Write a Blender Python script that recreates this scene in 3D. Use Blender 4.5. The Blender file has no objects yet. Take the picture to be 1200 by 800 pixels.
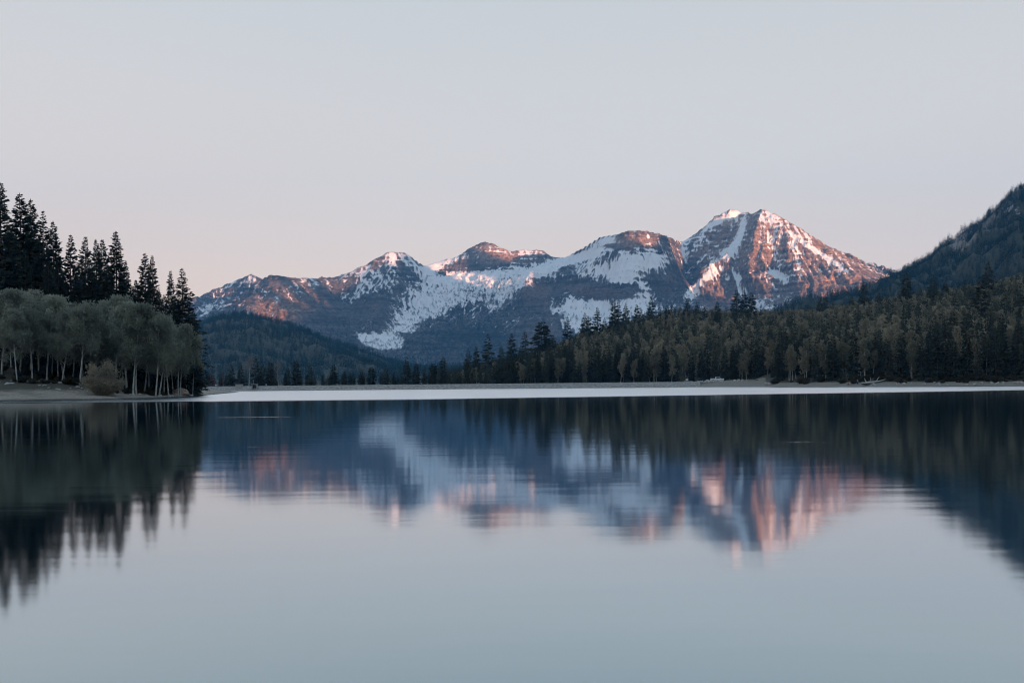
import bpy, math, random, os
import numpy as np

random.seed(7)
RNG = np.random.default_rng(11)
D = bpy.data
scene = bpy.context.scene
COL = scene.collection
R = math.radians

# ------------------------------------------------------------------ camera geometry
F = 1178.0            # focal length in photo pixels (1200 px wide photograph)
CAMH = 1.7            # eye height above the water
HOR = 450.7           # row of the optical axis
ROLL = R(0.55)
CR, SR = math.cos(ROLL), math.sin(ROLL)

def at(px, py, Y):
    """photo pixel + distance -> world point"""
    u = px - 600.0; v = py - HOR
    h = u * CR - v * SR; w = -(v * CR + u * SR)
    return (h / F * Y, Y, CAMH + w / F * Y)

def proj(X, Y, Z):
    h = X / Y * F; w = (Z - CAMH) / Y * F
    u = h * CR - w * SR; v = -(h * SR + w * CR)
    return u + 600.0, v + HOR

# ------------------------------------------------------------------ numpy noise
def _hash(ix, iy, seed):
    n = (ix.astype(np.int64) * 374761393 + iy.astype(np.int64) * 668265263 + seed * 1442695041) & 0xFFFFFFFF
    n = ((n ^ (n >> 13)) * 1274126177) & 0xFFFFFFFF
    return (n ^ (n >> 16)) & 0xFFFFFFFF

def perlin(x, y, seed=0):
    x = np.asarray(x, float); y = np.asarray(y, float)
    xi = np.floor(x); yi = np.floor(y); fx = x - xi; fy = y - yi
    def g(ix, iy, dx, dy):
        a = _hash(ix, iy, seed) * (2 * math.pi / 4294967296.0)
        return np.cos(a) * dx + np.sin(a) * dy
    u = fx * fx * fx * (fx * (fx * 6 - 15) + 10); v = fy * fy * fy * (fy * (fy * 6 - 15) + 10)
    a = g(xi, yi, fx, fy); b = g(xi + 1, yi, fx - 1, fy)
    c = g(xi, yi + 1, fx, fy - 1); d = g(xi + 1, yi + 1, fx - 1, fy - 1)
    return 1.5 * ((a + u * (b - a)) * (1 - v) + v * (c + u * (d - c)))

def fbm(x, y, octv=5, seed=0, gain=0.5, lac=2.03):
    s = 0; a = 1.0; t = 0
    for o in range(octv):
        s = s + a * perlin(x, y, seed + o * 17); t += a
        a *= gain; x = x * lac + 3.1; y = y * lac + 1.7
    return s / t

def ridged(x, y, octv=5, seed=0, gain=0.55, lac=2.05):
    s = 0; a = 1.0; t = 0
    for o in range(octv):
        s = s + a * (1 - 2 * np.abs(perlin(x, y, seed + o * 13))); t += a
        a *= gain; x = x * lac + 5.3; y = y * lac + 2.9
    return s / t

def smooth(a, b, x):
    t = np.clip((x - a) / (b - a), 0, 1)
    return t * t * (3 - 2 * t)

# ------------------------------------------------------------------ mesh helpers
def mesh_np(name, V, faces4=None, faces3=None, smooth_shade=True, attrs=None):
    me = D.meshes.new(name)
    V = np.asarray(V, np.float32)
    n4 = 0 if faces4 is None else len(faces4); n3 = 0 if faces3 is None else len(faces3)
    me.vertices.add(len(V)); me.vertices.foreach_set('co', V.ravel())
    loops = []
    if n4: loops.append(np.asarray(faces4, np.int32).ravel())
    if n3: loops.append(np.asarray(faces3, np.int32).ravel())
    L = np.concatenate(loops)
    me.loops.add(len(L)); me.loops.foreach_set('vertex_index', L)
    me.polygons.add(n4 + n3)
    starts = np.concatenate([np.arange(n4) * 4, n4 * 4 + np.arange(n3) * 3]).astype(np.int32)
    me.polygons.foreach_set('loop_start', starts)
    me.update(calc_edges=True)
    me.validate()
    if smooth_shade:
        me.polygons.foreach_set('use_smooth', np.ones(n4 + n3, bool))
    for k, v in (attrs or {}).items():
        a = me.attributes.new(k, 'FLOAT', 'POINT')
        a.data.foreach_set('value', np.asarray(v, np.float32).ravel())
    return me

def grid_faces(ny, nx):
    i = np.arange(ny * nx).reshape(ny, nx)
    return np.stack([i[:-1, :-1], i[:-1, 1:], i[1:, 1:], i[1:, :-1]], -1).reshape(-1, 4)

def link(name, me, mat=None, parent=None, **props):
    o = D.objects.new(name, me); COL.objects.link(o)
    if mat is not None and me is not None and not me.materials: me.materials.append(mat)
    if parent is not None: o.parent = parent
    for k, v in props.items(): o[k] = v
    return o

def terrain(name, X, Y, Z, mat, attrs=None, **props):
    V = np.stack([X, Y, Z], -1).reshape(-1, 3)
    me = mesh_np(name, V, grid_faces(*X.shape), attrs=attrs)
    return link(name, me, mat, **props)

# ------------------------------------------------------------------ materials
def new_mat(name):
    m = D.materials.new(name); m.use_nodes = True
    nt = m.node_tree; nt.nodes.clear()
    out = nt.nodes.new('ShaderNodeOutputMaterial')
    return m, nt, out

class NT:
    """tiny node helper"""
    def __init__(s, nt): s.nt = nt
    def n(s, typ, **kw):
        nd = s.nt.nodes.new(typ)
        for k, v in kw.items():
            if k.startswith('_'): setattr(nd, k[1:], v)
            else:
                key = int(k[1:]) if k[0] == 'i' and k[1:].isdigit() else k.replace('__', ' ')
                inp = nd.inputs[key]
                if hasattr(v, 'is_output') or isinstance(v, bpy.types.NodeSocket): s.nt.links.new(v, inp)
                else: inp.default_value = v
        return nd
    def math(s, op, a, b=0.0, c=None, clamp=False):
        nd = s.nt.nodes.new('ShaderNodeMath'); nd.operation = op; nd.use_clamp = clamp
        for i, v in enumerate((a, b) if c is None else (a, b, c)):
            if isinstance(v, bpy.types.NodeSocket): s.nt.links.new(v, nd.inputs[i])
            else: nd.inputs[i].default_value = v
        return nd.outputs[0]
    def mix(s, f, a, b, blend='MIX'):
        nd = s.nt.nodes.new('ShaderNodeMix'); nd.data_type = 'RGBA'; nd.blend_type = blend
        for sock, v in ((nd.inputs[0], f), (nd.inputs[6], a), (nd.inputs[7], b)):
            if isinstance(v, bpy.types.NodeSocket): s.nt.links.new(v, sock)
            else:
                sock.default_value = v if not isinstance(v, tuple) or len(v) == 4 else (*v, 1)
        return nd.outputs[2]
    def ramp(s, f, stops, interp='LINEAR'):
        nd = s.nt.nodes.new('ShaderNodeValToRGB'); cr = nd.color_ramp; cr.interpolation = interp
        while len(cr.elements) < len(stops): cr.elements.new(0.5)
        for e, (p, c) in zip(cr.elements, stops):
            e.position = p; e.color = (*c, 1) if len(c) == 3 else c
        s.nt.links.new(f, nd.inputs[0]); return nd.outputs[0]
    def map(s, v, a, b, c=0.0, d=1.0):
        nd = s.nt.nodes.new('ShaderNodeMapRange'); nd.clamp = True
        s.nt.links.new(v, nd.inputs[0])
        for i, x in enumerate((a, b, c, d)): nd.inputs[i + 1].default_value = x
        return nd.outputs[0]
    def noise(s, vec, scale, detail=4, rough=0.55):
        nd = s.nt.nodes.new('ShaderNodeTexNoise')
        nd.inputs['Scale'].default_value = scale; nd.inputs['Detail'].default_value = detail
        nd.inputs['Roughness'].default_value = rough
        s.nt.links.new(vec, nd.inputs['Vector']); return nd.outputs[0]
    def scaled(s, vec, sc):
        nd = s.nt.nodes.new('ShaderNodeMapping'); nd.inputs['Scale'].default_value = sc
        s.nt.links.new(vec, nd.inputs[0]); return nd.outputs[0]
    def pos(s):
        return s.nt.nodes.new('ShaderNodeNewGeometry').outputs['Position']
    def link(s, a, b): s.nt.links.new(a, b)

def simple_mat(name, col, rough=0.8, var=0.25, scale=2.0, bump=0.0, metal=0.0):
    m, nt, out = new_mat(name); t = NT(nt)
    tc = nt.nodes.new('ShaderNodeTexCoord').outputs['Object']
    f = t.noise(tc, scale, 5)
    c = t.mix(f, tuple(x * (1 - var) for x in col), tuple(min(1, x * (1 + var)) for x in col))
    b = t.n('ShaderNodeBsdfPrincipled', Base__Color=c, Roughness=rough, Metallic=metal)
    if bump:
        bp = t.n('ShaderNodeBump', Height=f, Strength=bump, Distance=0.1); t.link(bp.outputs[0], b.inputs['Normal'])
    t.link(b.outputs[0], out.inputs[0]); return m

# ------------------------------------------------------------------ mountain materials
def mat_mountain():
    m, nt, out = new_mat('mountain_rock_and_snow'); t = NT(nt)
    P = t.pos()
    geo = nt.nodes.new('ShaderNodeNewGeometry')
    snow = nt.nodes.new('ShaderNodeAttribute'); snow.attribute_name = 'snow'
    veg = nt.nodes.new('ShaderNodeAttribute'); veg.attribute_name = 'veg'
    och_lit_attr = nt.nodes.new('ShaderNodeAttribute'); och_lit_attr.attribute_name = 'ochre_sunlit'
    n1 = t.noise(P, 0.012, 6, 0.6); n2 = t.noise(P, 0.06, 5, 0.65)
    # bedding: thin layers in height, broken up by noise
    st = t.noise(t.scaled(P, (0.004, 0.004, 0.11)), 1.0, 5, 0.6)
    rock = t.ramp(st, [(0.32, (0.085, 0.083, 0.086)), (0.46, (0.20, 0.19, 0.188)), (0.54, (0.11, 0.107, 0.11)), (0.70, (0.28, 0.265, 0.255))])
    st2 = t.noise(t.scaled(P, (0.0022, 0.0022, 0.034)), 1.0, 4, 0.6)
    zz = nt.nodes.new('ShaderNodeSeparateXYZ'); t.link(P, zz.inputs[0])
    bed = t.math('MULTIPLY', t.map(st2, 0.42, 0.56, 0.7, 0.0), t.map(zz.outputs[2], 380, 620, 0.25, 0.9))
    rock = t.mix(bed, rock, (0.07, 0.068, 0.072))
    rock = t.mix(t.map(n1, 0.45, 0.75, 0.0, 0.8), rock, (0.17, 0.16, 0.158), 'MIX')
    rock = t.mix(t.map(n2, 0.42, 0.66, 0.0, 0.75), rock, (0.07, 0.068, 0.072))
    stain = t.noise(t.scaled(P, (0.045, 0.045, 0.007)), 1.0, 5, 0.65)
    rock = t.mix(t.map(stain, 0.4, 0.65, 0.0, 0.7), rock, t.mix(0.5, rock, (0.30, 0.285, 0.28)))
    rock = t.mix(t.map(och_lit_attr.outputs['Fac'], 0.2, 0.9, 0.0, 0.85), rock, t.mix(t.map(n2, 0.42, 0.62), (0.58, 0.39, 0.29), (0.19, 0.135, 0.12)))  # warm rock tone that also carries painted sun warmth on lit faces
    vegf = t.math('ADD', veg.outputs['Fac'], t.math('MULTIPLY', t.math('SUBTRACT', n2, 0.5), 1.6))
    rock = t.mix(t.map(vegf, 0.42, 0.62, 0.0, 0.6), rock, (0.035, 0.045, 0.035))
    sn = t.math('ADD', snow.outputs['Fac'], t.math('MULTIPLY', t.math('SUBTRACT', n2, 0.5), 0.45))
    sn = t.math('ADD', sn, t.math('MULTIPLY', t.math('SUBTRACT', st, 0.5), 0.25))
    sf = t.map(sn, 0.44, 0.60)
    dust = t.map(t.math('ADD', sn, t.math('MULTIPLY', t.math('SUBTRACT', t.noise(t.scaled(P, (0.03, 0.03, 0.16)), 1.0, 5, 0.7), 0.5), 1.5)), 0.42, 0.60, 0.0, 0.55)
    sf = t.math('MAXIMUM', sf, dust)
    och_n = t.map(st2, 0.40, 0.55, 0.75, 1.1)
    rock = t.mix(1.0, rock, och_n, 'MULTIPLY')
    snowc = t.mix(n1, (0.66, 0.675, 0.70), (0.74, 0.745, 0.755))
    col = t.mix(sf, rock, snowc)
    h = t.math('ADD', t.math('MULTIPLY', n2, 1.0), t.math('MULTIPLY', t.noise(P, 0.25, 4, 0.7), 0.35))
    h = t.math('ADD', h, t.math('MULTIPLY', st, 0.9))
    bp = t.n('ShaderNodeBump', Height=h, Strength=1.0, Distance=34.0)
    bs = t.map(sf, 0, 1, 0.9, 0.15); t.link(bs, bp.inputs['Strength'])
    b = t.n('ShaderNodeBsdfPrincipled', Base__Color=col, Roughness=0.9, Normal=bp.outputs[0])
    b.inputs['Specular IOR Level'].default_value = 0.1
    t.link(b.outputs[0], out.inputs[0]); return m

# ------------------------------------------------------------------ mountain shape: crests and gullies, the sheet between them relaxed
CREST = [
 [(150,395,6600),(200,378,6500),(235,357,6350),(250,346,6300),(262,338,6250),(272,331,6200),(283,325.5,6150),(290,322.5,6120),(295,322,6100),(301,324,6080),(306,327.5,6050)],
 [(305,328.5,5330),(310,325.5,5300),(318,322.5,5250),(324,322.5,5220),(332,325,5230),(340,327,5240),(348,326,5260),(360,325.5,5320),(372,326.5,5380),(385,327.3,5450),(395,327,5500),(402,325.5,5540),(410,320,5580),(418,316,5600),(428,310,5620),(437,305,5640),(446,300,5640),(453,296.3,5640),(457,295.3,5640),(463,296.5,5650),(470,296,5660),(476,297,5680),(482,302,5720),(490,308,5800),(498,311.5,5900),(505,310.5,5950),(514,307.5,6000),(525,303.5,6030),(534,301.5,6030),(540,298,6020),(548,292.5,6010),(557,287.5,6000),(565,284.3,6000),(570,283.8,6000),(578,286.5,6000),(586,290,6000),(594,293,6000),(600,295,6000),(606,294,6000),(613,293,6000),(622,294,6000),(630,293.3,6000),(637,294,6000),(641,296.5,6000),(645,301.5,6000),(654,302,5990),(664,302.8,5970),(669,299,5920),(674,295,5880),(678,293,5850),(683,291.5,5760),(690,287,5660),(698,281.5,5540),(706,278,5430),(716,277,5340),(724,274.5,5280),(731,272,5250),(742,271,5220),(755,271,5200),(762,272.5,5200),(771,274,5230),(780,277.5,5420),(790,281,5800),(800,284.7,6000),(806,280.5,6000),(815,274,5980),(824,267.5,5960),(834,257.5,5940),(840,252,5920),(846,249,5900),(856,246.5,5890),(867,246,5880),(874,248.5,5850),(880,250.3,5800),(885,248.5,5720),(889,246,5650),(893,245.3,5620),(900,247.5,5600),(911,252.5,5560),(925,260,5500),(939,269,5440),(950,276.5,5380),(958,282.5,5340),(962,287.5,5320),(972,292,5260),(985,300,5200),(1000,309,5120),(1015,317.5,5040),(1028,325.5,4960),(1040,333,4880),(1070,338,4750),(1110,350,4600),(1200,370,4300)],
]
FORM = [
 # left mountain
 [(318,323,5250),(316,338,5110),(308,355,4960),(300,376,4780)],
 [(335,326,5230),(352,345,5070),(372,365,4900),(392,388,4680),(404,408,4450)],
 [(332,338,5120),(335,356,4950),(345,380,4700)],
 [(395,327,5500),(400,345,5300),(412,370,5020),(420,392,4780),(424,412,4520)],
 [(306,328,6050),(296,340,5900),(280,356,5700),(262,372,5500),(250,385,5300)],
 [(283,325,6150),(270,340,5980),(252,358,5800)],
 # spur under the west peak, gully of snow right of it
 [(457,295.5,5640),(460,315,5500),(458,332,5350),(450,350,5180),(443,368,4980),(436,384,4800)],
 [(430,310,5620),(425,330,5420),(428,352,5170),(432,372,4950)],
 [(498,311.5,5900),(500,325,5700),(495,342,5450),(484,362,5200),(470,380,5000),(458,396,4800),(446,410,4600),(440,428,4300)],
 [(482,302,5720),(492,316,5620),(505,326,5560),(518,331,5550)],
 # the central bench
 [(515,318,5900),(530,316,5880),(550,320,5850),(575,319,5850),(600,316,5850),(625,316,5850),(645,311,5860),(660,306,5880)],
 [(520,334,5640),(545,333,5650),(575,333,5620),(600,330,5580),(616,324,5480),(627,320.5,5400)],
 [(560,345,5440),(553,365,5180),(545,390,4880),(538,415,4550),(535,435,4200)],
 [(520,350,5440),(508,372,5150),(500,392,4900),(492,412,4600)],
 [(585,350,5350),(583,375,5080),(578,400,4780),(572,430,4300)],
 # nose
 [(627,320.5,5400),(617,336,5210),(622,352,5060),(630,370,4880),(640,392,4650),(648,420,4300)],
 [(604,345,5280),(606,368,5060),(608,395,4750),(608,425,4350)],
 # cliff rim and foot, bowls
 [(640,322,5420),(660,322,5360),(680,325,5240),(700,328,5110),(720,331,4940),(740,336,4900),(750,337,4890)],
 [(640,336,5340),(652,346,5260),(670,350,5180),(690,352,5050),(710,353,4950),(728,353,4860),(742,346,4850)],
 [(660,368,5040),(690,375,4840),(720,375,4680),(745,365,4740),(765,352,4860)],
 [(670,400,4600),(700,400,4600),(730,398,4600),(760,392,4650)],
 [(706,295,5290),(725,299,5080),(750,298,5030),(775,300,5080)],
 [(700,316,5190),(725,322,4980),(750,318,4960),(765,308,5020)],
 [(670,306,5860),(685,304,5600),(694,302,5480)],
 [(690,303,5480),(685,318,5300)],
 [(775,300,5080),(780,320,5000),(788,345,4860),(794,368,4700),(798,392,4500)],
 [(800,300,5840),(803,318,5700),(803,335,5560),(804,350,5430)],
 # north face: crest of the lit wall, dark side left of it
 [(880,250.3,5800),(873,262,5740),(868,278,5640),(863,292,5560),(850,302,5500),(838,309,5480),(822,319,5440),(812,332,5380),(808,350,5290),(806,372,5120)],
 [(867,248,5885),(859,268,5825),(849,286,5770),(836,298,5730),(822,307,5690),(812,318,5620)],
 # ribs and gullies on the lit wall
 [(893,245.3,5620),(888,262,5520),(884,280,5420),(880,298,5360),(874,316,5280),(880,340,5150),(884,362,5000)],
 [(864,300,5500),(862,318,5390),(866,338,5270),(872,358,5130),(876,376,4980)],
 [(838,318,5420),(835,336,5330),(838,356,5200)],
 [(850,312,5440),(852,332,5320),(856,352,5190),(860,372,5040)],
 [(900,258,5530),(903,282,5420),(908,308,5290),(916,330,5160),(918,352,5010)],
 [(918,262,5450),(925,290,5290),(932,318,5110),(938,340,4930),(940,360,4750)],
 [(940,276,5370),(946,300,5230),(950,322,5070),(952,345,4870)],
 [(962,290,5300),(968,310,5150),(972,330,4980),(970,350,4780)],
 [(990,306,5150),(990,325,4980),(986,345,4780)],
 [(100,440,4000),(300,440,4000),(600,440,3950),(900,440,3900),(1250,440,3800)],
]
def relax_height(lines, x0, x1, y0, y1, h, back):
    pts = []
    for ln in lines:
        P = np.array([at(*p) for p in ln])
        for a, b in zip(P[:-1], P[1:]):
            k = max(2, int(np.linalg.norm(b - a) / (h * 0.35)))
            tt = np.linspace(0, 1, k)[:, None]
            pts.append(a + (b - a) * tt)
    pts = np.concatenate(pts)
    Z = None
    for lev in (8, 4, 2, 1):
        hh = h * lev
        nx = int(round((x1 - x0) / hh)) + 1; ny = int(round((y1 - y0) / hh)) + 1
        S = np.zeros((ny, nx)); C = np.zeros((ny, nx))
        ix = np.rint((pts[:, 0] - x0) / hh).astype(int); iy = np.rint((pts[:, 1] - y0) / hh).astype(int)
        ok = (ix >= 0) & (ix < nx) & (iy >= 0) & (iy < ny)
        np.add.at(S, (iy[ok], ix[ok]), pts[ok, 2]); np.add.at(C, (iy[ok], ix[ok]), 1)
        M = C > 0; K = np.where(M, S / np.maximum(C, 1), 0)
        M[-1, :] = True; K[-1, :] = back
        if Z is None: Z = np.full((ny, nx), pts[:, 2].mean())
        else:
            yy = np.linspace(0, Z.shape[0] - 1, ny); xx = np.linspace(0, Z.shape[1] - 1, nx)
            Z = resample(Z, yy, xx)
        for it in range(260 if lev > 1 else 160):
            Z = np.where(M, K, Z)
            Pd = np.pad(Z, 1, mode='edge')
            Z = 0.25 * (Pd[:-2, 1:-1] + Pd[2:, 1:-1] + Pd[1:-1, :-2] + Pd[1:-1, 2:])
        Z = np.where(M, K, Z)
    return Z

def resample(Z, yy, xx):
    y0 = np.clip(np.floor(yy).astype(int), 0, Z.shape[0] - 2); x0 = np.clip(np.floor(xx).astype(int), 0, Z.shape[1] - 2)
    fy = (yy - y0)[:, None]; fx = (xx - x0)[None, :]
    a = Z[np.ix_(y0, x0)]; b = Z[np.ix_(y0, x0 + 1)]; c = Z[np.ix_(y0 + 1, x0)]; d = Z[np.ix_(y0 + 1, x0 + 1)]
    return (a * (1 - fx) + b * fx) * (1 - fy) + (c * (1 - fx) + d * fx) * fy

def blur(Z, n):
    for _ in range(n):
        P = np.pad(Z, 1, mode='edge')
        Z = 0.5 * Z + 0.125 * (P[:-2, 1:-1] + P[2:, 1:-1] + P[1:-1, :-2] + P[1:-1, 2:])
    return Z

def erode(Z, cell, n=60000, steps=46, rng=None, strength=0.30):
    """drops running down the slope carve gullies and leave fans"""
    ny, nx = Z.shape
    for rnd in range(3):
        x = rng.random(n) * (nx - 3) + 1; y = rng.random(n) * (ny - 3) + 1
        vx = np.zeros(n); vy = np.zeros(n); sed = np.zeros(n); vel = np.ones(n)
        for s in range(steps):
            ix = x.astype(int); iy = y.astype(int); fx = x - ix; fy = y - iy
            a = Z[iy, ix]; b = Z[iy, ix + 1]; c = Z[iy + 1, ix]; d = Z[iy + 1, ix + 1]
            gx = ((b - a) * (1 - fy) + (d - c) * fy) / cell; gy = ((c - a) * (1 - fx) + (d - b) * fx) / cell
            hh = (a * (1 - fx) + b * fx) * (1 - fy) + (c * (1 - fx) + d * fx) * fy
            vx = vx * 0.35 - gx * 0.65; vy = vy * 0.35 - gy * 0.65
            L = np.hypot(vx, vy) + 1e-6
            nxp = np.clip(x + vx / L, 1, nx - 2.01); nyp = np.clip(y + vy / L, 1, ny - 2.01)
            jx = nxp.astype(int); jy = nyp.astype(int); gx2 = nxp - jx; gy2 = nyp - jy
            h2 = (Z[jy, jx] * (1 - gx2) + Z[jy, jx + 1] * gx2) * (1 - gy2) + (Z[jy + 1, jx] * (1 - gx2) + Z[jy + 1, jx + 1] * gx2) * gy2
            dh = h2 - hh
            cap = np.clip(-dh, 0.02, 8) * vel * 0.9
            dep = np.where(dh > 0, np.minimum(sed, dh), np.where(sed > cap, (sed - cap) * 0.25, 0))
            ero = np.where((dh < 0) & (sed < cap), np.minimum((cap - sed) * strength, -dh * 0.5), 0)
            amt = dep - ero
            amt *= 0.22
            for (oy, ox, wgt) in ((0, 0, (1 - fx) * (1 - fy)), (0, 1, fx * (1 - fy)), (1, 0, (1 - fx) * fy), (1, 1, fx * fy)):
                np.add.at(Z, (iy + oy, ix + ox), amt * wgt)
            sed += ero - dep
            vel = np.sqrt(np.maximum(vel * vel * 0.9 - dh * 0.05, 0.05))
            x, y = nxp, nyp
    return Z

def streaks(Z, cell, rng, half=11, grain=1):
    """noise smeared along the fall line"""
    S = blur(Z, 8); gy, gx = np.gradient(S, cell); L = np.hypot(gx, gy) + 1e-4
    gx /= L; gy /= L
    ny, nx = Z.shape
    W = blur(rng.standard_normal((ny, nx)), grain)
    out = W.copy(); cnt = 1
    for sg in (1, -1):
        x, y = np.meshgrid(np.arange(nx, dtype=float), np.arange(ny, dtype=float))
        for k in range(half):
            ix = np.clip(np.rint(x).astype(int), 0, nx - 1); iy = np.clip(np.rint(y).astype(int), 0, ny - 1)
            x = x + sg * gx[iy, ix] * 1.3; y = y + sg * gy[iy, ix] * 1.3
            ix = np.clip(np.rint(x).astype(int), 0, nx - 1); iy = np.clip(np.rint(y).astype(int), 0, ny - 1)
            out += W[iy, ix]; cnt += 1
    out /= cnt
    return out / out.std()

def blob(px, py, cx, cy, rx, ry, ang=0.0):
    c, s = math.cos(R(ang)), math.sin(R(ang))
    dx = px - cx; dy = py - cy
    a = (dx * c + dy * s) / rx; b = (-dx * s + dy * c) / ry
    return np.exp(-(a * a + b * b) ** 1.5)

SNOW = [  # (px, py, rx, ry, angle, weight): where the photograph's snowfields lie on the mountain
 (497,322,12,11,0,.8),(505,345,22,20,-20,.5),(487,365,20,16,-30,.6),(468,385,26,14,-25,.6),(446,400,26,10,10,.7),(458,402,18,8,0,.4),
 (515,311,26,7,-20,.8),(530,328,30,6,0,.7),(590,323,60,7,-3,.95),(640,313,26,6,-20,.8),(560,330,60,6,0,.5),(600,334,36,6,-5,.5),
 (548,343,55,14,-10,.62),(590,347,32,9,-38,.62),(520,352,24,12,-20,.4),(461,303,8,6,30,.7),(655,309,30,6,-22,.6),
 (678,302,16,5,-25,.7),(700,288,18,7,-20,.8),(715,281,10,4,0,.5),(738,310,36,14,-8,1.0),(725,325,24,9,10,.9),(700,297,20,5,-12,.7),(765,303,20,8,-20,.4),
 (695,362,52,12,4,1.0),(700,380,40,12,0,.9),(745,350,20,14,-40,.8),(735,365,25,10,0,.8),(690,312,10,14,0,.35),
 (775,312,18,9,-30,.25),(825,328,24,5,-36,.95),(812,345,18,6,-28,.7),(790,362,16,5,-15,.4),
 (860,290,5,22,25,.9),(842,303,14,4,-35,.7),(869,268,4,16,10,.8),(850,255,22,4,-25,.6),(838,262,16,3,-25,.5),(862,249,12,3,0,.5),
 (898,254,12,9,15,.45),(920,325,18,6,12,.8),(905,318,10,6,0,.4),(912,300,4,26,-20,.5),
 (945,286,26,3,35,.8),(965,300,26,3,33,.7),(985,312,14,3,33,.4),(935,300,4,22,-15,.5),(925,285,4,22,-12,.4),
 (872,345,5,22,-25,.6),(893,360,10,14,-35,.5),(862,322,4,24,-22,.5),(838,330,4,14,-20,.4),
 (440,335,34,18,25,.14),(452,318,20,14,25,.12),(385,345,40,20,20,.05),(250,360,16,4,-15,.5),(262,352,16,7,-20,.2),(238,366,10,5,0,.5),(297,328,8,3,30,.4),
 (345,345,40,22,0,.22),(322,325,8,3,0,.3),(318,352,4,9,0,.3),(325,372,5,9,-35,.3),
 (430,398,18,6,28,.6),(370,387,12,3,35,.4),(560,300,26,4,-30,.0),
 (820,276,24,3,-22,.4),(800,300,20,12,-20,.1),(590,392,14,2,-40,.5),(570,400,12,2,-40,.4),(545,405,10,2,-30,.4),
]
ROCKM = [
 (440,358,18,14,0,.6),(400,370,26,18,30,.7),(350,360,36,26,20,.3),(560,309,40,5,0,.7),(600,303,40,5,3,.6),(640,300,18,5,0,.5),
 (690,340,44,9,6,1.2),(735,340,16,7,0,.8),(720,289,24,4,0,.8),(755,285,24,7,10,.5),(780,335,20,18,0,.6),(800,320,20,14,-30,.3),
 (850,275,20,16,-40,.35),(985,335,34,12,10,.8),(950,340,34,12,0,.5),(845,345,28,14,0,.35),(520,316,30,4,-20,.5),
 (480,318,20,4,35,.6),(500,332,30,3,15,.4),(620,372,30,22,0,.45),(560,385,50,26,-15,.3),(520,395,40,18,-20,.25),(650,345,16,8,40,.6),
 (625,340,16,16,0,.6),(677,293,14,3,-30,.5),(480,380,20,3,0,.5),(478,392,18,3,0,.5),(820,295,26,18,-30,.1),
]
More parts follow.
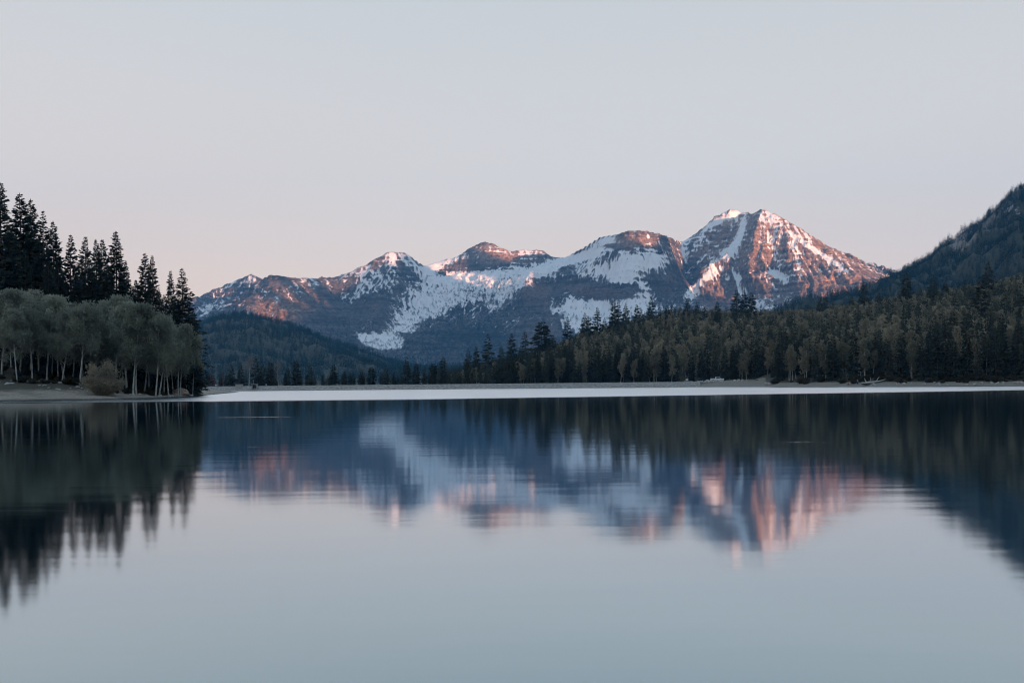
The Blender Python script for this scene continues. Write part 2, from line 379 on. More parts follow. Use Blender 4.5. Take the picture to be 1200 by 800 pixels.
def build_mountain():
    x0, x1, y0, y1, h = -2700, 3000, 3600, 7200, 20.0
    Z = relax_height(CREST + FORM, x0, x1, y0, y1, h, 150.0)
    sc = 20.0 / 6.0
    nx = int((x1 - x0) / 6.0) + 1; ny = int((6700 - y0) / 6.0) + 1
    X, Y = np.meshgrid(x0 + 6.0 * np.arange(nx), y0 + 6.0 * np.arange(ny))
    Z = resample(Z, np.arange(ny) / sc, np.arange(nx) / sc)
    px, py = proj(X, Y, Z)
    # distance from the sky line keeps the outline where it is
    crest = np.zeros_like(Z)
    for ln in CREST:
        P = np.array([at(*p) for p in ln])
        for a, b in zip(P[:-1], P[1:]):
            k = max(2, int(np.linalg.norm(b - a) / 10))
            for q in np.linspace(a, b, k):
                i = int(round((q[1] - y0) / 6)); j = int(round((q[0] - x0) / 6))
                if 0 <= i < ny and 0 <= j < nx: crest[i, j] = 1
    near = crest.copy()
    for _ in range(22):
        Pd = np.pad(near, 1, mode='edge')
        near = np.maximum(near, 0.955 * np.maximum(np.maximum(Pd[:-2, 1:-1], Pd[2:, 1:-1]), np.maximum(Pd[1:-1, :-2], Pd[1:-1, 2:])))
    keep = np.clip(1 - 0.95 * near, 0.05, 1)
    hgt = smooth(60, 500, Z)
    wx = X + 60 * fbm(X / 260, Y / 260, 3, 5); wy = Y + 60 * fbm(X / 260, Y / 260, 3, 9)
    g1 = ridged(wx / 300, wy / 620, 5, 21); g2 = ridged(wx / 85, wy / 300, 4, 33); g3 = ridged(wx / 34, wy / 150, 3, 57)
    n = 66 * g1 + 34 * g2 + 11 * g3 + 16 * fbm(wx / 70, wy / 70, 4, 41)
    Z = Z + keep * hgt * np.minimum(n - 50, 14)
    Z = erode(Z, 6.0, 60000, 50, np.random.default_rng(4))
    # layered beds: ledges and small cliffs
    dip = Z + 0.03 * X + 18 * fbm(X / 500, Y / 500, 3, 77)
    per = 34.0
    ph = dip / per
    Z = Z + smooth(250, 520, Z) * (0.35 + 0.65 * keep) * (-per * 0.125) * np.sin(2 * np.pi * ph + 0.6 * np.sin(2 * np.pi * ph * 2.3)) * (0.75 + 1.1 * fbm(X / 240, Y / 240, 2, 88))
    Z += hgt * ((keep * 0.6 + 0.4) * 13.0 * (ridged(X / 55, Y / 70, 4, 97) - .3) + (keep * .6 + .4) * 7.0 * fbm(X / 22, Y / 22, 3, 99))
    gy, gx = np.gradient(Z, 6.0)
    slope = np.hypot(gx, gy)
    curv = blur(Z, 10) - Z
    px, py = proj(X, Y, Z)
    curv2 = blur(Z, 3) - Z
    st = streaks(Z, 6.0, np.random.default_rng(8), 16, 1); s2 = streaks(Z, 6.0, np.random.default_rng(9), 6, 1)
    s = 0.27 + 0.16 * smooth(300, 900, Z) - 0.22 * (smooth(0.6, 1.8, slope) - 0.5) + 0.026 * np.clip(curv, -6, 8) + 0.035 * np.clip(curv2, -3, 3) + 0.20 * fbm(X / 120, Y / 120, 4, 51) + 0.0 + 0.06 * s2 - 0.06 * g2
    A = 0.0
    for b in SNOW: A = A + 0.62 * b[5] * blob(px, py, *b[:5])
    for b in ROCKM: A = A - 0.50 * b[5] * blob(px, py, *b[:5])
    band = smooth(0.25, 0.85, np.sin(2 * np.pi * ph * 1.0 + 2.2)) * smooth(-.25, .25, fbm(X / 150, Y / 150, 3, 66))
    zone = np.clip(blob(px, py, 590, 300, 70, 16) + blob(px, py, 755, 286, 55, 14) + .8 * blob(px, py, 825, 285, 34, 26) + .5 * blob(px, py, 930, 300, 90, 50) + .4 * blob(px, py, 440, 325, 60, 26), 0, 1)
    s += (0.24 + 0.2 * blob(px, py, 755, 286, 60, 14)) * band * zone
    A = np.clip(A, -0.5, 0.62)
    s += A + 0.13 * st * (1 - 0.75 * smooth(0.15, 0.45, A))
    def slant(ang, lng, wid, seed):
        c, q = math.cos(R(ang)), math.sin(R(ang))
        return fbm((px * c + py * q) / lng, (-px * q + py * c) / wid, 4, seed, .6)
    for cx, cy, rx, ry, ang, lng, wid, wt, sd in ((452,328,48,24,52,34,4.5,.85,201),(350,348,60,32,48,26,4.5,.62,202),(575,386,60,24,-42,26,4.0,.75,203),(930,300,80,55,58,34,3.0,.85,204),(862,325,50,40,66,34,3.2,.75,205),(664,345,24,12,38,26,3.2,.9,206),(830,290,40,36,-32,26,4.0,.5,207),(500,385,30,26,-30,24,4.0,.5,208),(262,350,30,20,-40,20,4.0,.5,209),(700,312,14,12,80,16,3.,.5,210),(748,287,58,13,6,30,2.6,.95,211),(592,302,60,10,2,34,2.4,.8,212),(826,282,34,24,-12,26,3.0,.7,213),(455,305,30,10,20,20,2.6,.5,214)):
        s += wt * blob(px, py, cx, cy, rx, ry) * slant(ang, lng, wid, sd)
    s -= 0.10 * smooth(330, 120, Z) * (px > 500)
    s -= 0.22 * smooth(330, 200, Z)
    s -= 0.15 * ((px < 400) & (px > 300)) + 0.10 * blob(px, py, 930, 310, 90, 60) + 0.12 * blob(px, py, 850, 345, 50, 24)
    veg = smooth(420, 200, Z) * 0.5 + 0.3 * blob(px, py, 560, 375, 70, 40) + 0.3 * blob(px, py, 545, 345, 50, 15) - 0.5 * blob(px, py, 640, 390, 40, 22) - 0.6 * blob(px, py, 400, 365, 70, 40)
    veg -= 0.5 * blob(px, py, 650, 350, 14, 26, -15)
    veg -= 0.9 * smooth(780, 830, px) * smooth(1060, 1000, px)
    och = 0.4 * blob(px, py, 695, 341, 46, 9, 5) + 0.4 * blob(px, py, 640, 350, 10, 26, -15) + 0.35 * blob(px, py, 636, 390, 26, 16) + 0.3 * blob(px, py, 440, 358, 17, 12) + 0.3 * blob(px, py, 785, 335, 16, 20) + 0.6 * blob(px, py, 590, 298, 48, 10) + 0.6 * blob(px, py, 742, 283, 26, 10) + 0.5 * blob(px, py, 446, 303, 12, 9) + 0.5 * blob(px, py, 425, 314, 20, 6) + 0.35 * smooth(560, 760, Z) * (fbm(X / 160, Y / 160, 3, 19) + .6) + 0.9 * blob(px, py, 325, 366, 32, 14, 10) + 0.5 * smooth(800, 830, px) * smooth(1050, 1010, px) + 0.6 * blob(px, py, 985, 333, 20, 14) + 0.4 * blob(px, py, 620, 340, 14, 26) + 0.35 * blob(px, py, 350, 350, 50, 30)  # bare warm rock, plus sunlight painted into the colour of the lit faces
    o = terrain('mountain', X, Y, Z, mat_mountain(), dict(snow=s, veg=veg, ochre_sunlit=och), kind='structure')
    return (X, Y, Z, px, py, s)

# ------------------------------------------------------------------ sun, sky, air and the unseen ridge, added and shaped to shade the valley
SUN_AZ = 40.0      # degrees to the right of straight behind the camera
SUN_EL = 2.6
sa, ca = math.sin(R(SUN_AZ)), math.cos(R(SUN_AZ))
TE = math.tan(R(SUN_EL))
RIDGE_D = 2600.0
def uv(X, Y): return X * ca + Y * sa, X * sa - Y * ca      # across the sun, towards the sun
# (px, row down to which the sun reaches, distance)
TERM = [(200,300,6300),(262,305,6250),(270,318,5300),(284,366,4950),(300,382,4850),(330,384,4850),(362,376,4930),(378,366,5050),(392,345,5250),(404,336,5450),(418,322,5560),(430,314,5620),(444,314,5640),(455,311,5640),(464,298,5660),(500,298,5900),
        (540,285,6020),(553,290,6000),(613,303,5250),(619,332,5250),(627,331,5330),(634,291,5400),(585,312,6000),(600,312,6000),(625,309,6000),(643,304,6000),(650,292,5990),(690,280,5680),
        (716,293,5320),(735,298,5250),(750,293,5220),(762,286,5210),(785,274,5420),(812,338,5360),(815,376,5330),(845,385,5300),(1000,372,4900),(1030,350,4850),(1060,335,4800)]
def build_shade_ridge(mat):  # unseen, put behind the camera; crest shaped to cast shade on the mountain
    us, hs = [], []
    for p in TERM:
        X, Y, Z = at(*p); u, d = uv(X, Y)
        us.append(u); hs.append(Z + (RIDGE_D - d) * TE)
    o = np.argsort(us); us = np.array(us)[o]; hs = np.array(hs)[o]
    us = np.concatenate([[-9000, us[0] - 300], us, [us[-1] + 250, us[-1] + 700, 9000]])
    hs = np.concatenate([[max(hs) + 60, max(hs) + 60], hs, [hs[-1] + 60, max(hs), max(hs)]])
    U = np.concatenate([np.arange(-5200, us[2] - 300, 60), np.arange(us[2] - 300, us[-2] + 60, 16), np.arange(us[-2] + 60, 5600, 60)])
    H = np.interp(U, us, hs)
    V = np.linspace(-1500, 1300, 57)
    UU, VV = np.meshgrid(U, V); HH = np.broadcast_to(H, UU.shape)
    HH = HH + 20 * fbm(UU / 90, UU * 0 + 0.5, 4, 12) * smooth(300, 100, np.abs(VV))
    prof = np.clip(1 - np.abs(VV) / 1500, 0, 1) ** 1.15
    Z = HH * prof + 40 * (1 - prof) * ridged(UU / 420, VV / 420, 4, 3) * smooth(0.0, 0.3, prof) - 2
    Dd = RIDGE_D + VV
    X = UU * ca + Dd * sa; Y = UU * sa - Dd * ca
    return terrain('ridge', X, Y, Z, mat, kind='structure')

def build_light(sky_strength=0.1, sun=4.0, exposure=0.0, haze_density=7e-5):
    w = D.worlds.new('World'); scene.world = w; w.use_nodes = True
    nt = w.node_tree; t = NT(nt); nt.nodes.clear()
    out = nt.nodes.new('ShaderNodeOutputWorld'); bg = nt.nodes.new('ShaderNodeBackground')
    sky = nt.nodes.new('ShaderNodeTexSky'); sky.sky_type = 'NISHITA'; sky.sun_disc = False
    sky.sun_elevation = R(SUN_EL)
    # nishita azimuth: rotation 0 = +Y, clockwise seen from above
    sky.sun_rotation = R(180 - SUN_AZ)
    sky.air_density = 1.0; sky.dust_density = 1.0; sky.ozone_density = 1.5
    c = sky.outputs[0]
    if SKYTINT:
        g = nt.nodes.new('ShaderNodeTexCoord').outputs['Generated']
        z = nt.nodes.new('ShaderNodeSeparateXYZ'); t.link(g, z.inputs[0])
        grad = t.ramp(t.map(z.outputs[2], 0.0, 0.5), SKYTINT)
        west = t.map(t.math('SUBTRACT', 0.28, t.math('ADD', z.outputs[2], t.math('MULTIPLY', z.outputs[0], 0.35))), 0.0, 0.35)
        grad = t.mix(west, grad, t.mix(1.0, grad, (1.07, 0.985, 0.93), 'MULTIPLY'))
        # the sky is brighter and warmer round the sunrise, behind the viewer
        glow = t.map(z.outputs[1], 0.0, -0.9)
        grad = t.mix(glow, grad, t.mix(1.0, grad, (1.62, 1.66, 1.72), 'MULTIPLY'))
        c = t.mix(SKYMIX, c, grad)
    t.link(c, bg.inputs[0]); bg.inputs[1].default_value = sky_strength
    t.link(bg.outputs[0], out.inputs[0])
    L = D.lights.new('sun', 'SUN'); L.energy = sun; L.angle = R(0.4); L.color = (1.0, 0.45, 0.26)
    so = D.objects.new('sun', L); COL.objects.link(so)
    d = (sa * math.cos(R(SUN_EL)), -ca * math.cos(R(SUN_EL)), math.sin(R(SUN_EL)))
    from mathutils import Vector
    so.rotation_euler = Vector(d).to_track_quat('Z', 'Y').to_euler()
    so.location = (0, -50, 60)
    # air
    if haze_density:
        m, nt, out = new_mat('haze'); t = NT(nt)
        pv = nt.nodes.new('ShaderNodeVolumePrincipled')
        pv.inputs['Color'].default_value = HAZE_COL
        pv.inputs['Density'].default_value = haze_density
        pv.inputs['Anisotropy'].default_value = 0.0
        t.link(pv.outputs[0], out.inputs['Volume'])
        x0, x1, y0, y1, z0, z1 = -6500, 6500, -6000, 7300, -41.0, 1500.0
        V = [(x, y, z) for z in (z0, z1) for y in (y0, y1) for x in (x0, x1)]
        Fc = [(0, 2, 3, 1), (4, 5, 7, 6), (0, 1, 5, 4), (2, 6, 7, 3), (0, 4, 6, 2), (1, 3, 7, 5)]
        link('haze', mesh_np('haze', V, Fc, smooth_shade=False), m, kind='stuff')
    vs = scene.view_settings
    vs.view_transform = 'Standard'; vs.look = 'None'; vs.exposure = exposure; vs.gamma = 1; vs.use_curve_mapping = False

def build_camera():
    cam = D.cameras.new('camera'); co = D.objects.new('camera', cam); COL.objects.link(co)
    cam.sensor_width = 36; cam.lens = 36 * F / 1200.0
    cam.shift_y = (HOR - 400.0) / 1200.0
    cam.clip_start = 0.1; cam.clip_end = 60000
    co.location = (0, 0, CAMH)
    co.rotation_euler = (R(90), -ROLL, 0)
    from mathutils import Euler, Matrix
    M = Matrix.Rotation(R(90), 4, 'X') @ Matrix.Rotation(ROLL_SIGN * ROLL, 4, 'Z')
    co.rotation_euler = M.to_euler()
    scene.camera = co
    cy = scene.cycles
    cy.use_adaptive_sampling = True; cy.adaptive_threshold = 0.01; cy.adaptive_min_samples = 12
    cy.use_denoising = True; cy.max_bounces = 4; cy.diffuse_bounces = 2; cy.glossy_bounces = 2
    cy.transmission_bounces = 2; cy.transparent_max_bounces = 4; cy.volume_bounces = 0
    cy.pixel_filter_type = 'BLACKMAN_HARRIS'; cy.filter_width = 1.1
    cy.caustics_reflective = False; cy.caustics_refractive = False
    cy.sample_clamp_indirect = 6

# ------------------------------------------------------------------ foliage and bark
def mat_leaf(name, a, b, transl=0.25, patch=0.35):
    """a, b: two leaf colours; each tree and each clump sits somewhere between them"""
    m, nt, out = new_mat(name); t = NT(nt)
    oi = nt.nodes.new('ShaderNodeObjectInfo'); at_ = nt.nodes.new('ShaderNodeAttribute'); at_.attribute_name = 'tint'
    f = t.math('FRACT', t.math('ADD', oi.outputs['Random'], at_.outputs['Fac']))
    n = t.noise(t.pos(), patch, 3)
    f = t.math('ADD', t.math('MULTIPLY', f, 0.6), t.math('MULTIPLY', n, 0.45))
    c = t.mix(f, a, b)
    d = t.n('ShaderNodeBsdfDiffuse', Color=c); tr = t.n('ShaderNodeBsdfTranslucent', Color=c)
    mx = nt.nodes.new('ShaderNodeMixShader'); mx.inputs[0].default_value = transl
    t.link(d.outputs[0], mx.inputs[1]); t.link(tr.outputs[0], mx.inputs[2]); t.link(mx.outputs[0], out.inputs[0])
    return m

def mat_aspen_bark():
    m, nt, out = new_mat('aspen_bark'); t = NT(nt)
    P = nt.nodes.new('ShaderNodeTexCoord').outputs['Object']
    n = t.noise(t.scaled(P, (2.5, 2.5, 0.9)), 1.4, 4, 0.7)
    z = nt.nodes.new('ShaderNodeSeparateXYZ'); t.link(P, z.inputs[0])
    c = t.ramp(n, [(0.36, (0.06, 0.055, 0.05)), (0.46, (0.36, 0.365, 0.33)), (0.7, (0.52, 0.53, 0.49))])
    b = t.n('ShaderNodeBsdfPrincipled', Base__Color=c, Roughness=0.85); t.link(b.outputs[0], out.inputs[0]); return m

def kites(P, Dv, L, W, rng, flat=0.0):
    n = len(P)
    Dv = Dv / (np.linalg.norm(Dv, axis=1, keepdims=True) + 1e-9)
    rv = rng.standard_normal((n, 3))
    if flat: rv = rv * (1 - flat); rv[:, :2] += flat * rng.standard_normal((n, 2)) * 1.4
    S = np.cross(Dv, rv); S /= (np.linalg.norm(S, axis=1, keepdims=True) + 1e-9)
    L = np.asarray(L)[:, None]; W = np.asarray(W)[:, None]
    V = np.stack([P, P + Dv * L * 0.45 + S * W * 0.5, P + Dv * L, P + Dv * L * 0.45 - S * W * 0.5], 1).reshape(-1, 3)
    return V, np.arange(n * 4).reshape(-1, 4)

def tube(path, radii, sides=7):
    path = np.asarray(path, float); n = len(path)
    V = []
    for i in range(n):
        d = path[min(i + 1, n - 1)] - path[max(i - 1, 0)]; d /= np.linalg.norm(d) + 1e-9
        a = np.cross(d, [0.3, 1, 0.1]); a /= np.linalg.norm(a); b = np.cross(d, a)
        ang = np.arange(sides) * 2 * np.pi / sides
        V.append(path[i] + radii[i] * (np.cos(ang)[:, None] * a + np.sin(ang)[:, None] * b))
    V = np.concatenate(V)
    Fc = []
    for i in range(n - 1):
        for k in range(sides):
            k2 = (k + 1) % sides
            Fc.append((i * sides + k, i * sides + k2, (i + 1) * sides + k2, (i + 1) * sides + k))
    return V, np.array(Fc)

def joinvf(parts):
    Vs, Fs, o = [], [], 0
    for V, Fc in parts:
        Vs.append(V); Fs.append(Fc + o); o += len(V)
    return np.concatenate(Vs), np.concatenate(Fs)

def conifer(rng, h=30.0, r=3.6, base=0.08, nwh=60, nb=6, nk=8, ks=1.0, gap=0.25, power=0.85, round_top=False):
    """spruce or fir: drooping sprays in whorls round a straight stem; returns crown and trunk geometry"""
    wob = rng.uniform(0.0, 0.14, 40)
    P, Dv, L, W = [], [], [], []
    sec = rng.uniform(0.72, 1.2, 7)
    for i in range(nwh):
        t = base + (1 - base) * (i + rng.uniform(-.3, .3)) / nwh
        t = min(max(t, base), 0.995)
        if round_top: prof = math.sin(min(1, (1 - t) * 1.5 + 0.06) * math.pi / 2) * (0.8 + 0.2 * min(1, (t - base) * 4))
        else: prof = (1 - t) ** power * min(1.0, 0.55 + (t - base) * 2.2)
        rr = r * (prof + 0.02) * (1 - wob[i * 40 // nwh] * 0.9)
        for b in range(nb if t < 0.9 else max(3, nb - 2)):
            if rng.random() < gap * (0.4 + t * 0.6) and t < 0.97: continue
            az = rng.uniform(0, 2 * math.pi)
            ln = rr * rng.uniform(0.5, 1.2) * sec[int(az / (2 * math.pi) * 6.999)]
            el = R(-28 + 50 * t + rng.uniform(-10, 10))
            d0 = np.array([math.cos(az) * math.cos(el), math.sin(az) * math.cos(el), math.sin(el)])
            n = max(2, int(nk * (0.35 + 0.65 * ln / r)))
            s = rng.uniform(0.12, 1.0, n); s[0] = 0.86
            p = np.array([0, 0, t * h]) + d0 * (s * ln)[:, None]
            p[:, 2] += 0.10 * ln * s * s - 0.05 * ln * rng.random(n)
            yaw = rng.uniform(-1.0, 1.0, n); yaw[0] = 0
            dd = np.stack([np.cos(az + yaw), np.sin(az + yaw), np.full(n, math.tan(el) * 0.6) + rng.uniform(-.5, .12, n)], 1)
            P.append(p); Dv.append(dd); k = ks * rng.uniform(0.6, 1.25, n) * (0.3 + 0.7 * min(1, ln / (0.4 * r)))
            L.append(k); W.append(k * rng.uniform(0.3, 0.5, n))
    # leader
    P.append(np.array([[0, 0, h * 0.975]])); Dv.append(np.array([[0, 0, 1.0]])); L.append(np.array([h * 0.03])); W.append(np.array([0.35 * ks]))
    crown = kites(np.concatenate(P), np.concatenate(Dv), np.concatenate(L), np.concatenate(W), rng, flat=0.0)
    zs = np.linspace(-0.3, h * 0.97, 7)
    tr = tube([(0.08 * math.sin(z * .3), 0.06 * math.cos(z * .21), z) for z in zs], [h * 0.0125 * (1 - 0.93 * max(0, z) / h) + 0.015 for z in zs], 7)
    return crown, tr

def aspen(rng, h=16.0, w=7.0, base=0.36, ncl=34, nk=3600, ks=0.42, lean=0.0, fork=True, sides=7, limbs=9, thin=0.35, tight=0.62):
    """pale, slightly crooked stem that forks into limbs; an open feathery crown of upright twigs and small leaves"""
    lx, ly = lean * h, rng.uniform(-.05, .05) * h
    bend = rng.uniform(-.04, .04) * h
    def stem(t): return np.array([lx * max(t, 0.0) ** 1.2 + bend * math.sin(t * 3.1), ly * t + bend * 0.6 * math.sin(t * 4 + 1), t * h])
    ts = np.linspace(-0.02, 0.93, 10)
    r0 = h * 0.0105
    parts = [tube([stem(t) for t in ts], [r0 * (1.25 if t < 0.02 else 1) * (1 - 0.9 * max(t, 0)) + 0.01 for t in ts], sides)]
    C = []
    for k in range(limbs):
        t0 = base * 0.85 + (0.80 - base * 0.85) * (k + rng.random()) / limbs
        az = k * 2.4 + rng.uniform(-.5, .5); p0 = stem(t0)
        out = w * 0.5 * rng.uniform(0.5, 0.95) * (1 - 0.55 * max(0, t0 - base) / (1 - base)); up = h * rng.uniform(0.14, 0.26)
        p1 = p0 + np.array([math.cos(az) * out * .5, math.sin(az) * out * .5, up * .45]); p2 = p0 + np.array([math.cos(az) * out, math.sin(az) * out, up])
        rr = r0 * 0.5 * (1 - 0.7 * t0)
        parts.append(tube([p0, p1, p2], [rr, rr * .6, rr * .2], max(4, sides - 3)))
        C.append(p2); C.append(p1 * .4 + p2 * .6)
    while len(C) < ncl:
        t = base + (1.0 - base) * rng.random() ** 0.8
        prof = math.sin(math.pi * min(1, 0.16 + 0.84 * (t - base) / (1 - base))) ** 0.6
        a = rng.uniform(0, 2 * math.pi); q = math.sqrt(rng.random()) * w * 0.46 * prof
        C.append(stem(min(t, .95)) + np.array([math.cos(a) * q, math.sin(a) * q, 0]))
    C = np.array(C); C[:, 2] = np.clip(C[:, 2], base * h * 0.9, h * 0.93)
    ax = np.array([stem(min(max(q, 0), .95)) for q in C[:, 2] / h])[:, :2]
    rho = np.hypot(C[:, 0] - ax[:, 0], C[:, 1] - ax[:, 1])
    C[:, 2] = np.minimum(C[:, 2], h * (base + (0.95 - base) * np.sqrt(np.clip(1 - (rho / (0.54 * w)) ** 2, 0.02, 1))))
    per = nk // len(C)
    ci = np.repeat(np.arange(len(C)), per)
    sz = rng.uniform(0.65, 1.35, len(C))[ci][:, None]
    off = rng.standard_normal((len(ci), 3)) * np.array([0.085 * h ** 0.5 * w ** 0.5, 0.085 * h ** 0.5 * w ** 0.5, 0.075 * h]) * sz * tight
    P = C[ci] + off
    P[:, 2] = np.where(P[:, 2] > h, h - 0.5 * (P[:, 2] - h), P[:, 2])
    ctr = np.array([lx * 0.6, ly * .6, h * (base * 0.55)])
    Dv = (P - ctr); Dv /= np.linalg.norm(Dv, axis=1, keepdims=True)
    Dv = Dv * 0.7 + np.array([0, 0, 0.22]) + rng.standard_normal((len(P), 3)) * 0.75
    k = ks * rng.uniform(0.55, 1.4, len(P))
    crown = kites(P, Dv, k, k * thin * rng.uniform(0.7, 1.4, len(P)), rng)
    return crown, joinvf(parts)

def stamp(proto_list, place, rng):
    """many trees in one mesh: place rows = (x, y, z, scale, yaw, proto, tint)"""
    Vs, Fs, Ts, o = [], [], [], 0
    for (x, y, z, s, yaw, k, tn) in place:
        V, Fc = proto_list[int(k)]
        c, sn = math.cos(yaw), math.sin(yaw)
        W = np.empty_like(V); sx = s * (0.85 + 0.3 * ((tn * 7.31) % 1))
        W[:, 0] = (V[:, 0] * c - V[:, 1] * sn) * sx + x; W[:, 1] = (V[:, 0] * sn + V[:, 1] * c) * sx + y; W[:, 2] = V[:, 2] * s + z
        Vs.append(W); Fs.append(Fc + o); Ts.append(np.full(len(V), tn)); o += len(V)
    return np.concatenate(Vs), np.concatenate(Fs), np.concatenate(Ts)

def stuff_forest(name, protos, place, mats, label, mat_index=None):
    V, Fc, T = stamp(protos, place, RNG)
    me = mesh_np(name, V, Fc, smooth_shade=False, attrs=dict(tint=T))
    for m in (mats if isinstance(mats, list) else [mats]): me.materials.append(m)
    if mat_index is not None:
        per = np.concatenate([mat_index[int(p[5])] for p in place]).astype(np.int32)
        if len(per) == len(me.polygons): me.polygons.foreach_set('material_index', per)
    return link(name, me, None, kind='stuff', label=label)

class TreeKind:
    """shared crown and trunk meshes for a kind of tree"""
    def __init__(s, name, variants, leaf, bark):
        s.name = name; s.v = []
        for (cr, tr), h in variants:
            c = mesh_np(name + '_crown', *cr, smooth_shade=False); c.materials.append(leaf)
            b = mesh_np(name + '_trunk', *tr); b.materials.append(bark)
            s.v.append((c, b, h))
    def place(s, x, y, z, h, yaw, k, label, cat, group=None, wide=1.0):
        c, b, h0 = s.v[k % len(s.v)]
        root = D.objects.new(s.name, None); COL.objects.link(root)
        root.location = (x, y, z); root.rotation_euler = (0, 0, yaw); q = h / h0; root.scale = (q * wide, q * wide, q)
        root.empty_display_size = 0.5
        root['label'] = label; root['category'] = cat
        if group: root['group'] = group
        for nm, me in (('crown', c), ('trunk', b)):
            o = D.objects.new(nm, me); COL.objects.link(o); o.parent = root
        return root

# ------------------------------------------------------------------ shores, hills, water
def water_at(px, py):
    w = -((py - HOR) * CR + (px - 600) * SR)
    Y = CAMH * F / -w
    return np.array([((px - 600) * CR - (py - HOR) * SR) / F * Y, Y])

LEFT_SHORE = [water_at(*p) for p in [(-160,473),(-60,470.5),(0,469.3),(60,468.3),(120,467.5),(180,466.2),(215,464.8),(240,463.2),(262,461),(281,459.4)]]
LEFT_POLY = np.array(LEFT_SHORE + [np.array(at(268,450,395)[:2]), np.array(at(262,450,450)[:2]), np.array(at(262,450,640)[:2]), np.array([-520., 640.]), np.array([-520., 150.])])

def poly_sd(X, Y, poly):
    """signed distance, positive inside"""
    d = np.full(X.shape, 1e9); ins = np.zeros(X.shape, bool)
    n = len(poly)
    for i in range(n):
        a, b = poly[i], poly[(i + 1) % n]
        e = b - a; L2 = e @ e
        t = np.clip(((X - a[0]) * e[0] + (Y - a[1]) * e[1]) / L2, 0, 1)
        d = np.minimum(d, np.hypot(X - a[0] - t * e[0], Y - a[1] - t * e[1]))
        c = ((a[1] > Y) != (b[1] > Y)) & (X < (b[0] - a[0]) * (Y - a[1]) / (b[1] - a[1] + 1e-12) + a[0])
        ins ^= c
    return np.where(ins, d, -d)

def left_height(X, Y):
    X = np.asarray(X, float); Y = np.asarray(Y, float)
    sd = poly_sd(X, Y, LEFT_POLY)
    spit = smooth(-62, -82, X - (Y - 200) * 0.0)
    inl = np.maximum(sd, 0)
    z = np.where(sd < 0, sd * 0.12, inl * 0.10 + 0.9 * smooth(7, 16, inl) + 0.16 * np.maximum(inl - 18, 0) * smooth(-70, -110, X))
    z = np.minimum(z, 2.6 + np.maximum(0, inl - 18) * 0.22)
    cap = 2.3 + 30 * smooth(-66, -150, X)
    z = np.where(z > cap, cap + (z - cap) * 0.1, z)
    return z + 0.10 * fbm(X / 6, Y / 6, 4, 3) * smooth(-1, 3, sd) + 0.25 * fbm(X / 14, Y / 14, 3, 8) * smooth(8, 20, sd)

FAR_SHORE = [(230,455),(300,457),(450,455),(600,450),(720,446),(800,436),(830,415),(860,396),(900,378),(950,352),(1000,333),(1060,316),(1130,303),(1200,294),(1300,280),(1420,262)]
CANOPY = [(200,447),(500,445),(520,441),(545,437),(560,432),(600,422),(640,410),(660,402),(690,391),(720,382),(760,371),(790,365),(830,365),(880,367),(930,366),(960,364),(1000,358),(1040,352),(1080,346),(1120,340),(1160,333),(1200,324),(1300,306),(1420,290)]
_fs = np.array(FAR_SHORE, float); _cp = np.array(CANOPY, float)
def px_of(X, Y): return 600 + X / Y * F      # column at the horizon
def shoreY(px): return np.interp(px, _fs[:, 0], _fs[:, 1])
def canopy_z(px, Y):
    py = np.interp(px, _cp[:, 0], _cp[:, 1])
    return CAMH - ((py - HOR) * CR + (px - 600) * SR) / F * Y
def far_height(X, Y):
    X = np.asarray(X, float); Y = np.asarray(Y, float)
    px = px_of(X, Y); Ys = shoreY(px); s = Y - Ys
    dep = np.interp(px, [450, 560, 700, 1200], [160, 220, 330, 360])
    zc = np.maximum(canopy_z(px, Ys + dep) - 8.5, 0.8)
    t = np.clip(s / dep, 0, 1)
    dam = smooth(845, 800, px)
    bank = np.minimum(np.maximum(s, -10) * 0.16, 1.3 + 0.035 * np.clip(s - 8, 0, 60))
    bank = np.where(s < 0, s * 0.15, bank)
    hill = zc * (0.12 * t + 0.88 * t ** 1.25)
    z = np.maximum(bank * (1 - 0.5 * t), 0) * (s > 0) + hill * (s > 0) + bank * (s <= 0)
    behind = np.clip((s - dep) / 500, 0, 1)
    z = z * (1 - 0.55 * behind ** 1.3)
    z = z * (1 - dam * smooth(40, 8, s)) + dam * smooth(40, 8, s) * np.where(s < 4, -1.2, 1.9)
    # car park at the water's edge
    cp = smooth(795, 815, px) * smooth(900, 880, px) * smooth(70, 40, s)
    z = z * (1 - cp) + cp * np.minimum(np.where(s < 0, s * 0.15, s * 0.14), 2.3 + 0.5 * smooth(840, 855, px))
    return z + (0.12 * fbm(X / 7, Y / 7, 3, 5) + 1.6 * fbm(X / 60, Y / 60, 3, 6) * smooth(60, 140, s)) * smooth(1, 6, s) * (1 - cp * .7)

